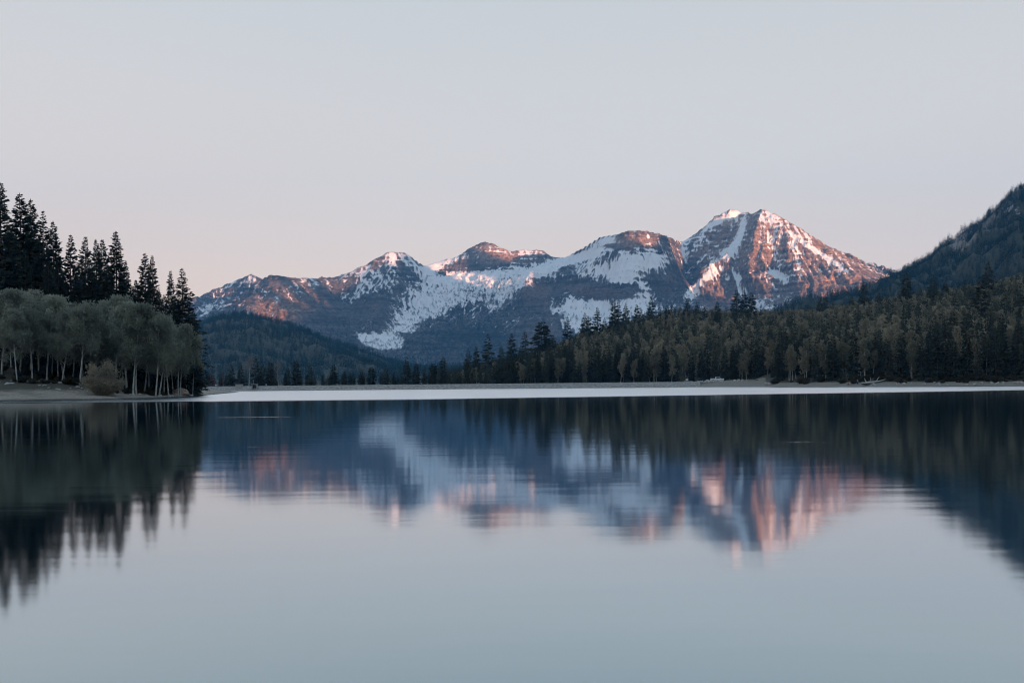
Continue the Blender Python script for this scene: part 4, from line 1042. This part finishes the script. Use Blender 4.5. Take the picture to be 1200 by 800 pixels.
    den -= 0.8 * blob(P0, Q0, 640, 385, 30, 22) + .7 * blob(P0, Q0, 390, 365, 70, 30) + 1.2 * np.clip(S0 - .62, 0, 1)
    den *= 1 - 0.93 * smooth(805, 830, P0) * smooth(1060, 1010, P0)
    k = (rng.random(len(X0)) < den * .26) & (Y0 < 5900) & (P0 > 225) & (P0 < 1120) & (Q0 < 440)
    x, y, z = X0[k] + rng.uniform(-3, 3, k.sum()), Y0[k] + rng.uniform(-3, 3, k.sum()), Z0[k]; m = len(x)
    print('mountain trees', m)
    stuff_forest('mountain_forest', speck, np.stack([x, y, z - 1.0, rng.uniform(.55, 1.05, m), rng.uniform(0, 6, m), rng.integers(0, 2, m), rng.random(m)], 1), L_far, 'scattered dark conifers on the lower slopes of the snowy mountain')

# ------------------------------------------------------------------ dam, shrubs, boulders, vehicles, people
import bmesh
from mathutils import Vector, Matrix, noise as mnoise

def bm_obj(name, bm, mat, parent=None, smooth=False, **props):
    me = D.meshes.new(name)
    bmesh.ops.recalc_face_normals(bm, faces=bm.faces)
    bm.to_mesh(me); bm.free()
    if smooth: me.polygons.foreach_set('use_smooth', np.ones(len(me.polygons), bool))
    return link(name, me, mat, parent, **props)

def bx(bm, c, s, bev=0.0, rot=None):
    M = Matrix.Translation(c) @ (rot or Matrix()) @ Matrix.Diagonal((*s, 1))
    r = bmesh.ops.create_cube(bm, size=1.0, matrix=M)
    if bev:
        e = list({e for v in r['verts'] for e in v.link_edges})
        bmesh.ops.bevel(bm, geom=e, offset=bev, segments=2, affect='EDGES', profile=0.5)

def cyl(bm, c, r, h, axis='Z', seg=14, r2=None):
    rot = {'Z': Matrix(), 'X': Matrix.Rotation(R(90), 4, 'Y'), 'Y': Matrix.Rotation(R(90), 4, 'X')}[axis]
    bmesh.ops.create_cone(bm, cap_ends=True, segments=seg, radius1=r, radius2=r if r2 is None else r2, depth=h, matrix=Matrix.Translation(c) @ rot)

def empty(name, loc, label, cat, group=None, yaw=0.0):
    o = D.objects.new(name, None); COL.objects.link(o); o.location = loc; o.rotation_euler = (0, 0, yaw)
    o.empty_display_size = 0.5; o['label'] = label; o['category'] = cat
    if group: o['group'] = group
    return o

def boulder_bm(s, seed, sub=3, rough=0.25):
    bm = bmesh.new(); bmesh.ops.create_icosphere(bm, subdivisions=sub, radius=1.0)
    o = Vector((seed * 3.7, seed * 1.3, seed * 2.1))
    for v in bm.verts:
        n = v.co.normalized()
        k = 1 + rough * mnoise.fractal(n * 1.1 + o, 0.8, 2.0, 4) + 0.10 * mnoise.noise(n * 3.3 + o)
        c = n * k
        for ax, lim in ((Vector((.3, .2, 1)), .78), (Vector((1, -.3, .2)), .85), (Vector((-.5, -1, .3)), .82), (Vector((-1, .4, .1)), .86)):
            a = ax.normalized(); d = c.dot(a)
            if d > lim: c = c - a * (d - lim) * 0.85
        v.co = Vector((c.x * s[0], c.y * s[1], c.z * s[2]))
    return bm

def rock_mat(name, a, b, sc=1.2):
    m, nt, out = new_mat(name); t = NT(nt)
    P = nt.nodes.new('ShaderNodeTexCoord').outputs['Object']
    n = t.noise(P, sc, 6, 0.65); n2 = t.noise(P, sc * 6, 4, 0.7)
    c = t.mix(t.map(n, .35, .65), a, b); c = t.mix(t.map(n2, .5, .75, 0, .6), c, tuple(x * .35 for x in a))
    bp = t.n('ShaderNodeBump', Height=n2, Strength=0.6, Distance=0.15)
    s = t.n('ShaderNodeBsdfPrincipled', Base__Color=c, Roughness=0.9, Normal=bp.outputs[0]); t.link(s.outputs[0], out.inputs[0]); return m

def bush_geo(rng, w, h, n, ks, stems=14):
    """many stems fanning up from one foot, twigs and small leaves towards their ends"""
    parts = []; P = []; Dv = []
    for k in range(stems):
        az = rng.uniform(0, 2 * math.pi); o = w * 0.5 * math.sqrt(rng.uniform(.04, 1)); hh = h * rng.uniform(.45, 1.05) * math.sqrt(max(.15, 1 - (o / (w * .56)) ** 2))
        p0 = np.array([math.cos(az) * .15 * o, math.sin(az) * .15 * o, -0.1]); p2 = np.array([math.cos(az) * o, math.sin(az) * o, hh]); p1 = (p0 + p2) / 2 + np.array([0, 0, .12 * h])
        parts.append(tube([p0, p1, p2], [.05, .03, .012], 4))
        m = n // stems; s = rng.uniform(.12, 1.02, m)[:, None]
        q = (1 - s) ** 2 * p0 + 2 * s * (1 - s) * p1 + s * s * p2
        P.append(q + rng.standard_normal((m, 3)) * np.array([.055 * w, .055 * w, .05 * h])); d = (p2 - p0) / np.linalg.norm(p2 - p0)
        Dv.append(d * .7 + np.array([0, 0, .25]) + rng.standard_normal((m, 3)) * .55)
    P = np.concatenate(P); Dv = np.concatenate(Dv); P[:, 2] = np.abs(P[:, 2])
    k = ks * rng.uniform(.5, 1.4, len(P))
    return kites(P, Dv, k, k * rng.uniform(.25, .5, len(P)), rng), joinvf(parts)

def place_bush(name, geo, loc, s, yaw, label, cat, leaf, bark, group=None):
    (fol, st) = geo
    o = empty(name, loc, label, cat, group, yaw); o.scale = s
    o2 = link('foliage', fol, leaf, o); o3 = link('stems', st, bark, o)
    return o

def build_things():
    rng = np.random.default_rng(77)
    conc = simple_mat('weathered_concrete', (0.33, 0.32, 0.30), 0.85, 0.25, 1.5, 0.3)
    riprap = rock_mat('riprap_stone', (0.16, 0.15, 0.14), (0.36, 0.345, 0.32), 1.1)
    pale = rock_mat('pale_limestone', (0.30, 0.285, 0.26), (0.52, 0.50, 0.46), 0.9)
    pink = rock_mat('pink_quartzite', (0.36, 0.23, 0.18), (0.50, 0.37, 0.31), 0.8)
    road = simple_mat('gravel_track', (0.24, 0.22, 0.19), 0.95, 0.25, 1.2, 0.4)
    steel = simple_mat('galvanised_steel', (0.42, 0.43, 0.44), 0.5, 0.1, 3.0, metal=0.6)
    white = simple_mat('white_car_paint', (0.78, 0.79, 0.80), 0.3, 0.03, 1.0)
    dark = simple_mat('black_car_paint', (0.02, 0.024, 0.03), 0.3, 0.1, 1.0)
    glass = simple_mat('car_glass', (0.015, 0.02, 0.025), 0.08, 0.05, 1.0)
    tyre = simple_mat('tyre_rubber', (0.02, 0.02, 0.02), 0.9, 0.2, 3.0)
    wood = simple_mat('silvered_wood', (0.30, 0.27, 0.22), 0.9, 0.3, 4.0, 0.3)
    # dam
    a = np.array(at(236, 452, 456)[:2]); b = np.array(at(822, 452, 424)[:2]); Ld = np.linalg.norm(b - a); ex = (b - a) / Ld; ey = np.array([-ex[1], ex[0]])
    if ey[1] < 0: ey = -ey
    dm = empty('dam', (a[0], a[1], 0), 'long low dam of grey rock closing the far end of the lake', 'dam')
    u = np.arange(0, Ld, 0.45); v = np.linspace(0, 1, 13)
    U, Vv = np.meshgrid(u, v)
    off = Vv * 5.6 - 1.6; z = -0.7 + Vv * 2.95
    bumpy = 0.30 * np.abs(perlin(U / 0.9, Vv * 6, 3)) + 0.22 * perlin(U / 0.5, Vv * 9, 4) + .25 * perlin(U / 9, Vv * 2, 6)
    off = off - bumpy * 0.6; z = z + bumpy * .7 * np.minimum(1, (1 - Vv) * 5)
    V3 = np.stack([U * ex[0] + off * ey[0], U * ex[1] + off * ey[1], z], -1).reshape(-1, 3)
    link('rock_facing', mesh_np('rock_facing', V3, grid_faces(*U.shape), smooth_shade=False), riprap, dm)
    u = np.linspace(0, Ld, 160); prof = [(3.98, 2.22), (4.6, 2.26), (8.4, 2.26), (9.0, 2.2), (11.5, 1.7)]
    V3 = np.array([[uu * ex[0] + o * ey[0], uu * ex[1] + o * ey[1], zz] for o, zz in prof for uu in u])
    link('crest_road', mesh_np('crest_road', V3, grid_faces(len(prof), len(u))), road, dm)
    def on_dam(px, o=0.0):
        d = np.array([(px - 600) / F, 1.0]); t = np.linalg.solve(np.stack([d, -ex], 1), a + ey * o)
        return a + ey * o + ex * t[1]
    # outlet block, gate tower, posts on the dam
    p = on_dam(280.5, 3.2); o = empty('concrete_block', (p[0], p[1], 1.2), 'pale concrete block with chamfered top on the dam crest, nearest the wooded point', 'concrete block')
    bm = bmesh.new(); bx(bm, (0, 0, .85), (3.0, 2.0, 1.9), .08); bm_obj('body', bm, conc, o)
    bm = bmesh.new(); bx(bm, (0, 0, 1.88), (3.2, 2.2, .16), .03); bm_obj('cap', bm, conc, o)
    p = on_dam(298.5, 1.6); o = empty('gate_tower', (p[0], p[1], .4), 'small concrete gate tower with dark opening and mast below the bleached tree', 'gate tower')
    bm = bmesh.new(); bx(bm, (-1.0, 0, 1.2), (.35, 1.8, 2.8), .03); bx(bm, (1.0, 0, 1.2), (.35, 1.8, 2.8), .03); bx(bm, (0, .7, 1.2), (1.66, .35, 2.8), .03); bm_obj('walls', bm, conc, o)
    bm = bmesh.new(); bx(bm, (0, 0, 2.72), (2.6, 2.0, .22), .03); bm_obj('deck', bm, conc, o)
    bm = bmesh.new(); bx(bm, (0, .3, .9), (1.5, .12, 1.8), .02); bm_obj('gate', bm, simple_mat('rusted_gate', (0.05, 0.045, 0.04), 0.8, 0.3, 3.0), o)
    bm = bmesh.new(); cyl(bm, (-.7, .2, 3.6), .07, 1.6); cyl(bm, (-.7, .2, 4.35), .22, .3); bm_obj('mast', bm, steel, o)
    for k, (px, lab) in enumerate([(253, 'short marker post on the dam near the wooded point'), (312, 'white marker post on the dam right of the gate tower')]):
        p = on_dam(px, 4.2); o = empty('marker_post', (p[0], p[1], 2.1), lab, 'post')
        bm = bmesh.new(); bx(bm, (0, 0, .35), (.14, .14, .9), .02); bm_obj('stake', bm, wood, o)
        bm = bmesh.new(); bx(bm, (0, -.09, .75), (.5, .04, .4), .01); bm_obj('plate', bm, white, o)
    # stones along the foot of the dam
    # near bank: willow, boulder, low growth
    def left(px, Y):
        X = (px - 600) / F * Y; return (X, Y, float(left_height(np.array([X]), np.array([Y]))[0]))
    g = bush_geo(rng, 6.4, 5.9, 15000, .36, 64); gm = (mesh_np('foliage', *g[0], smooth_shade=False), mesh_np('stems', *g[1]))
    c = left(121, 171.5); place_bush('willow_shrub', gm, (c[0], c[1], c[2] - .1), (1.02, .9, 1.0), .4, 'big tawny willow shrub standing alone at the water edge of the near bank', 'shrub', LEAF['bush'], LEAF['bark'])
    c = left(211.5, 204); o = link('boulder', None, None)
    D.objects.remove(o)
    bm = boulder_bm((1.75, 1.3, 1.25), 3, 4, .3); o = bm_obj('boulder', bm, pink, smooth=False, label='big pinkish boulder resting on the gravel below the last aspens', category='boulder'); o.location = (c[0], c[1], c[2] + .35); o.rotation_euler = (0, .12, .5)
    g2 = bush_geo(rng, 3.2, 1.9, 1800, .34, 16); gm2 = (mesh_np('foliage', *g2[0], smooth_shade=False), mesh_np('stems', *g2[1]))
    g3 = bush_geo(rng, 2.2, 1.2, 1000, .3, 12); gm3 = (mesh_np('foliage', *g3[0], smooth_shade=False), mesh_np('stems', *g3[1]))
    for i in range(74):
        px = rng.uniform(-8, 232); d0 = rng.uniform(0, 1)
        Y0 = np.interp(px, [0, 60, 120, 180, 215, 235], [173, 176, 176, 184, 200, 214]); Y = Y0 + d0 ** 1.5 * 22
        c = left(px, Y); s = rng.uniform(.45, .95)
        place_bush('shrub', (gm2, gm3)[i % 2], (c[0], c[1], c[2] - .08), (s, s, s * rng.uniform(.7, 1.1)), rng.uniform(0, 6), 'low dark shrub in the undergrowth beneath the near aspens', 'shrub', LEAF['under'], LEAF['bark'], 'low shrubs under the near aspens')
    # far bank
    def far(px, s):
        Y = float(shoreY(px)) + s; X = (px - 600) / F * Y; return (X, Y, float(far_height(np.array([X]), np.array([Y]))[0]))
    for i in range(60):
        px = rng.uniform(905, 1214); c = far(px, rng.uniform(4.5, 10)); s = rng.uniform(.6, 1.2)
        place_bush('shrub', (gm2, gm3)[i % 2], (c[0], c[1], c[2] - .08), (s, s, s), rng.uniform(0, 6), 'low dark shrub along the far shore in front of the wooded slope', 'shrub', LEAF['under'], LEAF['bark'], 'low shrubs along the far shore')
    for i in range(46):
        px = rng.uniform(525, 800); c = far(px, rng.uniform(16, 26)); s = rng.uniform(.9, 1.7)
        place_bush('shrub', (gm2, gm3)[i % 2], (c[0], c[1], c[2] - .08), (s, s, s * 1.3), rng.uniform(0, 6), 'tawny shrub at the forest foot behind the dam', 'shrub', LEAF['bush'], LEAF['bark'], 'tawny shrubs behind the dam')
    # car park by the water
    rk = [boulder_bm((.6, .5, .45), k + 11, 2, .3) for k in range(4)]; rme = []
    for bm in rk:
        me = D.meshes.new('boulder'); bm.to_mesh(me); bm.free(); me.materials.append(pale); rme.append(me)
    def stone(px, s, sc, lab, group, k):
        c = far(px, s); o = link('boulder', rme[k % 4], None, label=lab, category='boulder', **({'group': group} if group else {})); o.location = (c[0], c[1], c[2] + .15 * sc); o.scale = (sc * rng.uniform(.8, 1.3), sc, sc * rng.uniform(.8, 1.2)); o.rotation_euler = (0, 0, rng.uniform(0, 6))
    for i, px in enumerate(np.linspace(811, 846, 15)): stone(px + rng.uniform(-1, 1), 11 + 4.5 * smooth(811, 846, px) + rng.uniform(-1, 1), rng.uniform(1.3, 2.1), 'pale stone in the barrier row in front of the parked vehicles', 'pale stones of the barrier row', i)
    for i, (px, sc, lab) in enumerate([(861, 1.2, 'pale boulder first in the line of three past the pickup'), (865.5, 1.3, 'pale boulder in the middle of the line of three past the pickup'), (870.5, 1.1, 'pale boulder last in the line of three past the pickup')]): stone(px, 17, sc, lab, None, i)
    stone(898, 4.0, 1.5, 'whitish boulder by the shore under the leaning aspen trunks', None, 1); stone(902.5, 4.5, 1.35, 'second whitish boulder by the shore, a step past its twin', None, 2)
    for i in range(34):
        px = rng.uniform(1010, 1212); stone(px, rng.uniform(1.2, 4.5), rng.uniform(.4, .95), 'grey stone on the far shore at the foot of the wooded slope', 'grey stones on the far shore', i)
    stone(1059.5, 3.0, 1.2, 'pale boulder at the end of the plank footbridge', None, 3)

    for i in range(48):
        px = rng.uniform(-4, 262); base = np.interp(px, [0, 60, 120, 180, 215, 240, 262], [168, 171, 171, 178, 193, 222, 262]); c = left(px, base + rng.uniform(0.3, 9)); sc = rng.uniform(.25, .9)
        if c[2] < -.05: continue
        o = link('boulder', rme[i % 4], None, label='grey-brown stone scattered on the gravel of the near bank', category='boulder', group='stones on the near bank'); o.location = (c[0], c[1], c[2] + .1 * sc); o.scale = (sc * 1.2, sc, sc * .8); o.rotation_euler = (0, 0, rng.uniform(0, 6))

    def wheel(par, x, y, r, w):
        bm = bmesh.new(); cyl(bm, (x, y, r), r, w, 'Y', 20); wo = bm_obj('wheel', bm, tyre, par)
        bm = bmesh.new(); cyl(bm, (x, y + (.02 if y > 0 else -.02), r), r * .6, w, 'Y', 14); bm_obj('rim', bm, steel, wo)
    def prism(bm, prof, y0, y1, inset=0.0):
        A = [bm.verts.new((x, y0, z)) for x, z in prof]; B = [bm.verts.new((x, y1, z)) for x, z in prof]
        bm.faces.new(A); bm.faces.new(B[::-1])
        for i in range(len(prof)):
            j = (i + 1) % len(prof); bm.faces.new((A[i], A[j], B[j], B[i]))
    # pickup: bonnet to the right of the picture
    c = far(840.5, 20); o = empty('pickup_truck', (c[0], c[1], c[2] + .05), 'white pickup truck parked behind the row of pale stones by the far shore', 'pickup truck')
    bm = bmesh.new(); prism(bm, [(-2.75, .5), (2.7, .5), (2.8, .75), (2.72, 1.05), (1.3, 1.18), (-2.75, 1.18)], -.95, .95); bmesh.ops.bevel(bm, geom=list(bm.edges), offset=.05, segments=2, affect='EDGES'); bm_obj('body', bm, white, o)
    bm = bmesh.new(); prism(bm, [(-.75, 1.17), (1.35, 1.17), (.75, 1.82), (-.6, 1.86)], -.82, .82); bmesh.ops.bevel(bm, geom=list(bm.edges), offset=.05, segments=2, affect='EDGES'); bm_obj('cab', bm, white, o)
    for s in (-1, 1):
        bm = bmesh.new(); prism(bm, [(-.55, 1.24), (1.1, 1.24), (.66, 1.74), (-.48, 1.76)], s * .822, s * .835); bm_obj('side_window', bm, glass, o)
        bm = bmesh.new(); bx(bm, (2.74, s * .7, .9), (.12, .35, .2), .03); bm_obj('headlight', bm, steel, o)
    bm = bmesh.new(); bx(bm, (-1.75, 0, 1.19), (1.8, 1.6, .03), .01); bm_obj('bed_liner', bm, dark, o)
    for x in (-1.75, 1.8):
        for y in (-.86, .86): wheel(o, x, y, .4, .26)
    c = far(826, 19); o = empty('parked_car', (c[0], c[1], c[2] + .05), 'dark estate car parked beside the white pickup, half behind pale stones', 'car', None, .25)
    bm = bmesh.new(); prism(bm, [(-2.3, .35), (2.25, .35), (2.3, .7), (2.1, .85), (1.0, .98), (-2.3, 1.0)], -.88, .88); bmesh.ops.bevel(bm, geom=list(bm.edges), offset=.05, segments=2, affect='EDGES'); bm_obj('body', bm, dark, o)
    bm = bmesh.new(); prism(bm, [(-2.2, .98), (1.0, .97), (.25, 1.5), (-1.95, 1.52)], -.76, .76); bmesh.ops.bevel(bm, geom=list(bm.edges), offset=.05, segments=2, affect='EDGES'); bm_obj('cabin', bm, dark, o)
    for s in (-1, 1):
        bm = bmesh.new(); prism(bm, [(-2.0, 1.04), (.75, 1.04), (.2, 1.43), (-1.85, 1.45)], s * .762, s * .775); bm_obj('side_window', bm, glass, o)
        bm = bmesh.new(); bx(bm, (2.26, s * .62, .66), (.1, .32, .16), .03); bm_obj('headlight', bm, steel, o)
    for x in (-1.45, 1.45):
        for y in (-.8, .8): wheel(o, x, y, .33, .22)
    # notice board
    c = far(805, 15); o = empty('notice_board', (c[0], c[1], c[2]), 'cream notice board on two posts at the end of the dam', 'sign')
    for s in (-1, 1):
        bm = bmesh.new(); bx(bm, (s * .45, 0, .65), (.1, .1, 1.5), .01); bm_obj('post', bm, wood, o)
    bm = bmesh.new(); bx(bm, (0, -.08, 1.15), (1.15, .05, .85), .01); bm_obj('panel', bm, simple_mat('cream_board', (0.62, 0.56, 0.46), 0.7, 0.08, 2.0), o)
    # log barrier
    c = far(882, 15); o = empty('log_barrier', (c[0], c[1], c[2]), 'long pale log laid on two stubs past the three boulders', 'log barrier')
    bm = bmesh.new(); cyl(bm, (0, 0, .62), .2, 4.3, 'X', 12); bm_obj('log', bm, wood, o, True)
    for s in (-1, 1):
        bm = bmesh.new(); cyl(bm, (s * 1.5, 0, .2), .2, .6, 'Z', 12); bm_obj('stub', bm, wood, o)
    # footbridge with rail above the shore
    p0 = at(1018, 440.2, 352); c = (p0[0] + 6.8, p0[1], p0[2]); gz = float(far_height(np.array([c[0]]), np.array([c[1]]))[0])
    o = empty('footbridge', (c[0], c[1], gz), 'low plank footbridge on short posts among saplings above the far shore', 'footbridge')
    top = c[2] - gz
    bm = bmesh.new(); bx(bm, (0, 0, top - .1), (13.6, 1.2, .18), .02); bm_obj('deck', bm, wood, o)
    bm = bmesh.new(); bx(bm, (0, -.55, top - .55), (13.6, .12, .16), .02); bm_obj('beam', bm, wood, o)
    for k in range(6):
        x = -6.5 + k * 2.6
        bm = bmesh.new(); bx(bm, (x, -.5, (top - .2) / 2 - .2), (.16, .16, top + .2), .02); bm_obj('post', bm, wood, o)
    for i in range(12):
        px = 1022 + i * 3.6; s = rng.uniform(.7, 1.15); X = (px - 600) / F * 346; zz = float(far_height(np.array([X]), np.array([346.]))[0])
        place_bush('shrub', (gm2, gm3)[i % 2], (X, 346, zz - .08), (s, s, s * 1.2), rng.uniform(0, 6), 'green shrub crowding the posts of the plank footbridge', 'shrub', LEAF['under'], LEAF['bark'], 'green shrubs round the footbridge')
    # rowing boat drawn up on the shore
    c = far(1015.5, 2.2); o = empty('rowing_boat', (c[0], c[1], c[2] + .02), 'small pale rowing boat drawn up on the far shore', 'boat', None, .25)
    n = 15; rows = []
    for i in range(n):
        t = i / (n - 1) * 2 - 1; w = .72 * (1 - abs(t) ** 2.6) + .03; zt = .52 + .16 * t * t; kx = 1.9 * t
        rows.append([(kx, -w, zt), (kx, -w * .8, zt * .4), (kx, 0, .04 + .12 * t * t), (kx, w * .8, zt * .4), (kx, w, zt)])
    V = np.array(rows).reshape(-1, 3); Vi = V * np.array([.965, .93, 1.0]) + np.array([0, 0, .035])
    f = grid_faces(n, 5)
    link('hull', mesh_np('hull', V, f), dark, o)
    link('lining', mesh_np('lining', Vi, f[:, ::-1]), white, o)
    bm = bmesh.new(); bx(bm, (-.5, 0, .42), (.28, 1.18, .05), .01); bm_obj('thwart', bm, wood, o)
    bm = bmesh.new(); bx(bm, (.6, 0, .42), (.28, 1.14, .05), .01); bm_obj('thwart', bm, wood, o)
    gw = []
    for sgn in (-1, 1): gw.append(tube([(r[0][0], sgn * abs(r[0][1]), r[0][2]) for r in rows], [.05] * n, 6))
    link('gunwale', mesh_np('gunwale', *joinvf(gw)), white, o)
    # bleached drift tree
    c = far(1026, 4.5); o = link('driftwood', mesh_np('driftwood', *joinvf([tube([(-3.2, 0, .35), (-1, .1, .6), (1.5, -.2, .9), (3.4, .1, 1.5)], [.32, .27, .2, .1], 8), tube([(-2.9, 0, .35), (-3.3, .2, 1.2), (-3.6, .1, 1.9)], [.2, .13, .05], 6), tube([(.2, 0, .75), (.9, .3, 1.7), (1.4, .2, 2.3)], [.12, .08, .03], 6), tube([(-2.0, 0, .5), (-1.7, -.4, 1.3), (-1.9, -.6, 2.2)], [.14, .09, .03], 6)])), simple_mat('bleached_wood', (0.46, 0.45, 0.41), 0.9, 0.2, 3.0), label='bleached fallen tree with stubby branches behind the rowing boat', category='driftwood')
    o.location = (c[0], c[1], c[2] - .1)

    # people
    def person(loc, yaw, joints, cloth, label, hair_col):
        """one continuous skinned body; clothing and hair are children"""
        o = empty('person', loc, label, 'person', None, yaw)
        names = list(joints); idx = {k: i for i, k in enumerate(names)}
        E = [('pelvis', 'waist'), ('waist', 'chest'), ('chest', 'neck'), ('neck', 'head'), ('head', 'crown')]
        for s in 'lr': E += [('chest', 'sh' + s), ('sh' + s, 'el' + s), ('el' + s, 'wr' + s), ('wr' + s, 'ha' + s), ('pelvis', 'hp' + s), ('hp' + s, 'kn' + s), ('kn' + s, 'an' + s), ('an' + s, 'to' + s)]
        def skin(nm, edges, extra, mat):
            used = sorted({k for e in edges for k in e}, key=names.index); ix = {k: i for i, k in enumerate(used)}
            me = D.meshes.new(nm); me.from_pydata([joints[k][:3] for k in used], [(ix[p], ix[q]) for p, q in edges], [])
            ob = link(nm, me, mat, o); md = ob.modifiers.new('skin', 'SKIN'); 
            for k in used:
                r = joints[k][3] + extra; me.skin_vertices[0].data[ix[k]].radius = (r, r * (.75 if k in ('chest', 'waist', 'pelvis') else 1))
            me.skin_vertices[0].data[0].use_root = True
            sb = ob.modifiers.new('sub', 'SUBSURF'); sb.levels = sb.render_levels = 2
            return ob
        skin('body', E, 0, simple_mat('skin', (0.42, 0.27, 0.20), 0.6, 0.08, 5.0))
        skin('jacket', [('pelvis', 'waist'), ('waist', 'chest')] + [e for s in 'lr' for e in (('chest', 'sh' + s), ('sh' + s, 'el' + s), ('el' + s, 'wr' + s))], .022, cloth[0])
        skin('trousers', [e for s in 'lr' for e in (('pelvis', 'hp' + s), ('hp' + s, 'kn' + s), ('kn' + s, 'an' + s))], .02, cloth[1])
        skin('shoes', [('anl', 'tol')], .02, tyre); skin('shoes', [('anr', 'tor')], .02, tyre)
        h = joints['head']; bm = bmesh.new(); bmesh.ops.create_icosphere(bm, subdivisions=2, radius=.118)
        for v in bm.verts:
            v.co.z *= 1.1
            if v.co.y < -.03 and v.co.z < .04: v.co *= .8
            v.co += Vector((h[0], h[1] + .02, h[2] + .04))
        bm_obj('hair', bm, simple_mat('hair', hair_col, 0.7, 0.2, 8.0), o, True)
        # hands: five fingers each
        for s, sg in (('l', -1), ('r', 1)):
            a, b_ = Vector(joints['wr' + s][:3]), Vector(joints['ha' + s][:3]); d = (b_ - a).normalized(); sd = d.cross(Vector((0, 1, 0))).normalized()
            fg = [tube([b_ + sd * ((k - 1.5) * .018), b_ + sd * ((k - 1.5) * .02) + d * .045 * q, b_ + sd * ((k - 1.5) * .02) + d * .085 * q + Vector((0, -.015, 0))], [.009, .008, .006], 5) for k, q in enumerate((.85, 1.0, .95, .75))]
            fg.append(tube([a + d * .03 + sd * .03 * sg, a + d * .06 + sd * .055 * sg, a + d * .095 + sd * .06 * sg], [.011, .009, .007], 5))
            link('fingers', mesh_np('fingers', *joinvf(fg)), D.materials['skin'], o)
        bm = bmesh.new()
        for s in (-1, 1): bmesh.ops.create_icosphere(bm, subdivisions=1, radius=.014, matrix=Matrix.Translation((h[0] + s * .035, h[1] - .098, h[2] + .01)))
        bm_obj('eyes', bm, dark, o)
        bm = bmesh.new(); bmesh.ops.create_cone(bm, cap_ends=True, segments=6, radius1=.018, radius2=.006, depth=.05, matrix=Matrix.Translation((h[0], h[1] - .11, h[2] - .02)) @ Matrix.Rotation(R(100), 4, 'X')); bm_obj('nose', bm, D.materials['skin'], o)
        bm = bmesh.new(); bx(bm, (h[0], h[1] - .1, h[2] - .062), (.05, .012, .01), .003); bm_obj('mouth', bm, simple_mat('lips', (0.32, 0.15, 0.12), 0.6), o)
        return o
    J = dict(pelvis=(0, 0, .95, .135), waist=(0, -.01, 1.12, .12), chest=(0, 0, 1.36, .135), neck=(0, -.01, 1.52, .05), head=(0, -.02, 1.65, .095), crown=(0, -.01, 1.73, .075),
             shl=(-.19, 0, 1.43, .055), ell=(-.25, .03, 1.14, .042), wrl=(-.23, -.08, .9, .03), hal=(-.225, -.1, .82, .032), shr=(.19, 0, 1.43, .055), elr=(.27, .04, 1.15, .042), wrr=(.24, -.12, .95, .03), har=(.23, -.16, .88, .032),
             hpl=(-.1, 0, .9, .085), knl=(-.12, -.03, .5, .06), anl=(-.12, .02, .08, .04), tol=(-.13, -.15, .04, .035), hpr=(.1, 0, .9, .085), knr=(.13, -.01, .5, .06), anr=(.14, .03, .08, .04), tor=(.17, -.13, .04, .035))
    c = far(1005, 3.2)
    person((c[0], c[1], c[2]), .3, J, (simple_mat('teal_jacket', (0.10, 0.20, 0.25), 0.8, .1, 4.), simple_mat('dark_trousers', (0.02, 0.022, 0.028), 0.9)), 'person in teal jacket standing on the far shore near the rowing boat', (0.03, 0.02, 0.015))
    K = dict(J); K.update(pelvis=(0, .1, .36, .135), waist=(0, .06, .52, .12), chest=(0, -.05, .76, .135), neck=(0, -.1, .9, .05), head=(0, -.15, 1.02, .095), crown=(0, -.15, 1.1, .075),
             shl=(-.19, -.05, .82, .055), ell=(-.25, -.2, .58, .042), wrl=(-.14, -.38, .5, .03), hal=(-.11, -.45, .47, .032), shr=(.19, -.05, .82, .055), elr=(.25, -.2, .58, .042), wrr=(.14, -.4, .48, .03), har=(.1, -.47, .45, .032),
             hpl=(-.1, .1, .34, .085), knl=(-.17, -.28, .5, .06), anl=(-.15, -.1, .08, .04), tol=(-.17, -.27, .04, .035), hpr=(.1, .1, .34, .085), knr=(.17, -.28, .5, .06), anr=(.15, -.1, .08, .04), tor=(.17, -.27, .04, .035))
    c = far(994, 2.4)
    person((c[0], c[1], c[2]), -.4, K, (simple_mat('tan_jacket', (0.40, 0.32, 0.24), 0.8, .1, 4.), D.materials['dark_trousers']), 'person in tan jacket crouching at the water line of the far shore', (0.05, 0.035, 0.02))

def lin(*c): return tuple(((x / 255 + 0.055) / 1.055) ** 2.4 if x > 10 else x / 255 / 12.92 for x in c)
def sk(*c): return tuple(2.5 * x for x in lin(*c))
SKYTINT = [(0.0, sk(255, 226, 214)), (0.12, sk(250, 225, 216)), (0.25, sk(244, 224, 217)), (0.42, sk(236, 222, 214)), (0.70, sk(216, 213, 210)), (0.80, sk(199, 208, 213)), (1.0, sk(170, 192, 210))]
SKYMIX = 0.85; HAZE_COL = (0.12, 0.49, 1.0, 1.0); ROLL_SIGN = -1
WATER_ROUGH = 0.062; GUST_ROUGH = 0.30; WATER_BUMP = 0.22; GUST_BUMP = 0.5
build_camera()
build_light(0.1, 4.6, 2.25, 6.8e-5)
MTN = build_mountain()
build_shade_ridge(simple_mat('shade_ridge_slope', (0.05, 0.06, 0.045), 0.9, 0.4, 0.01))
build_land()
build_forest(MTN)
build_things()
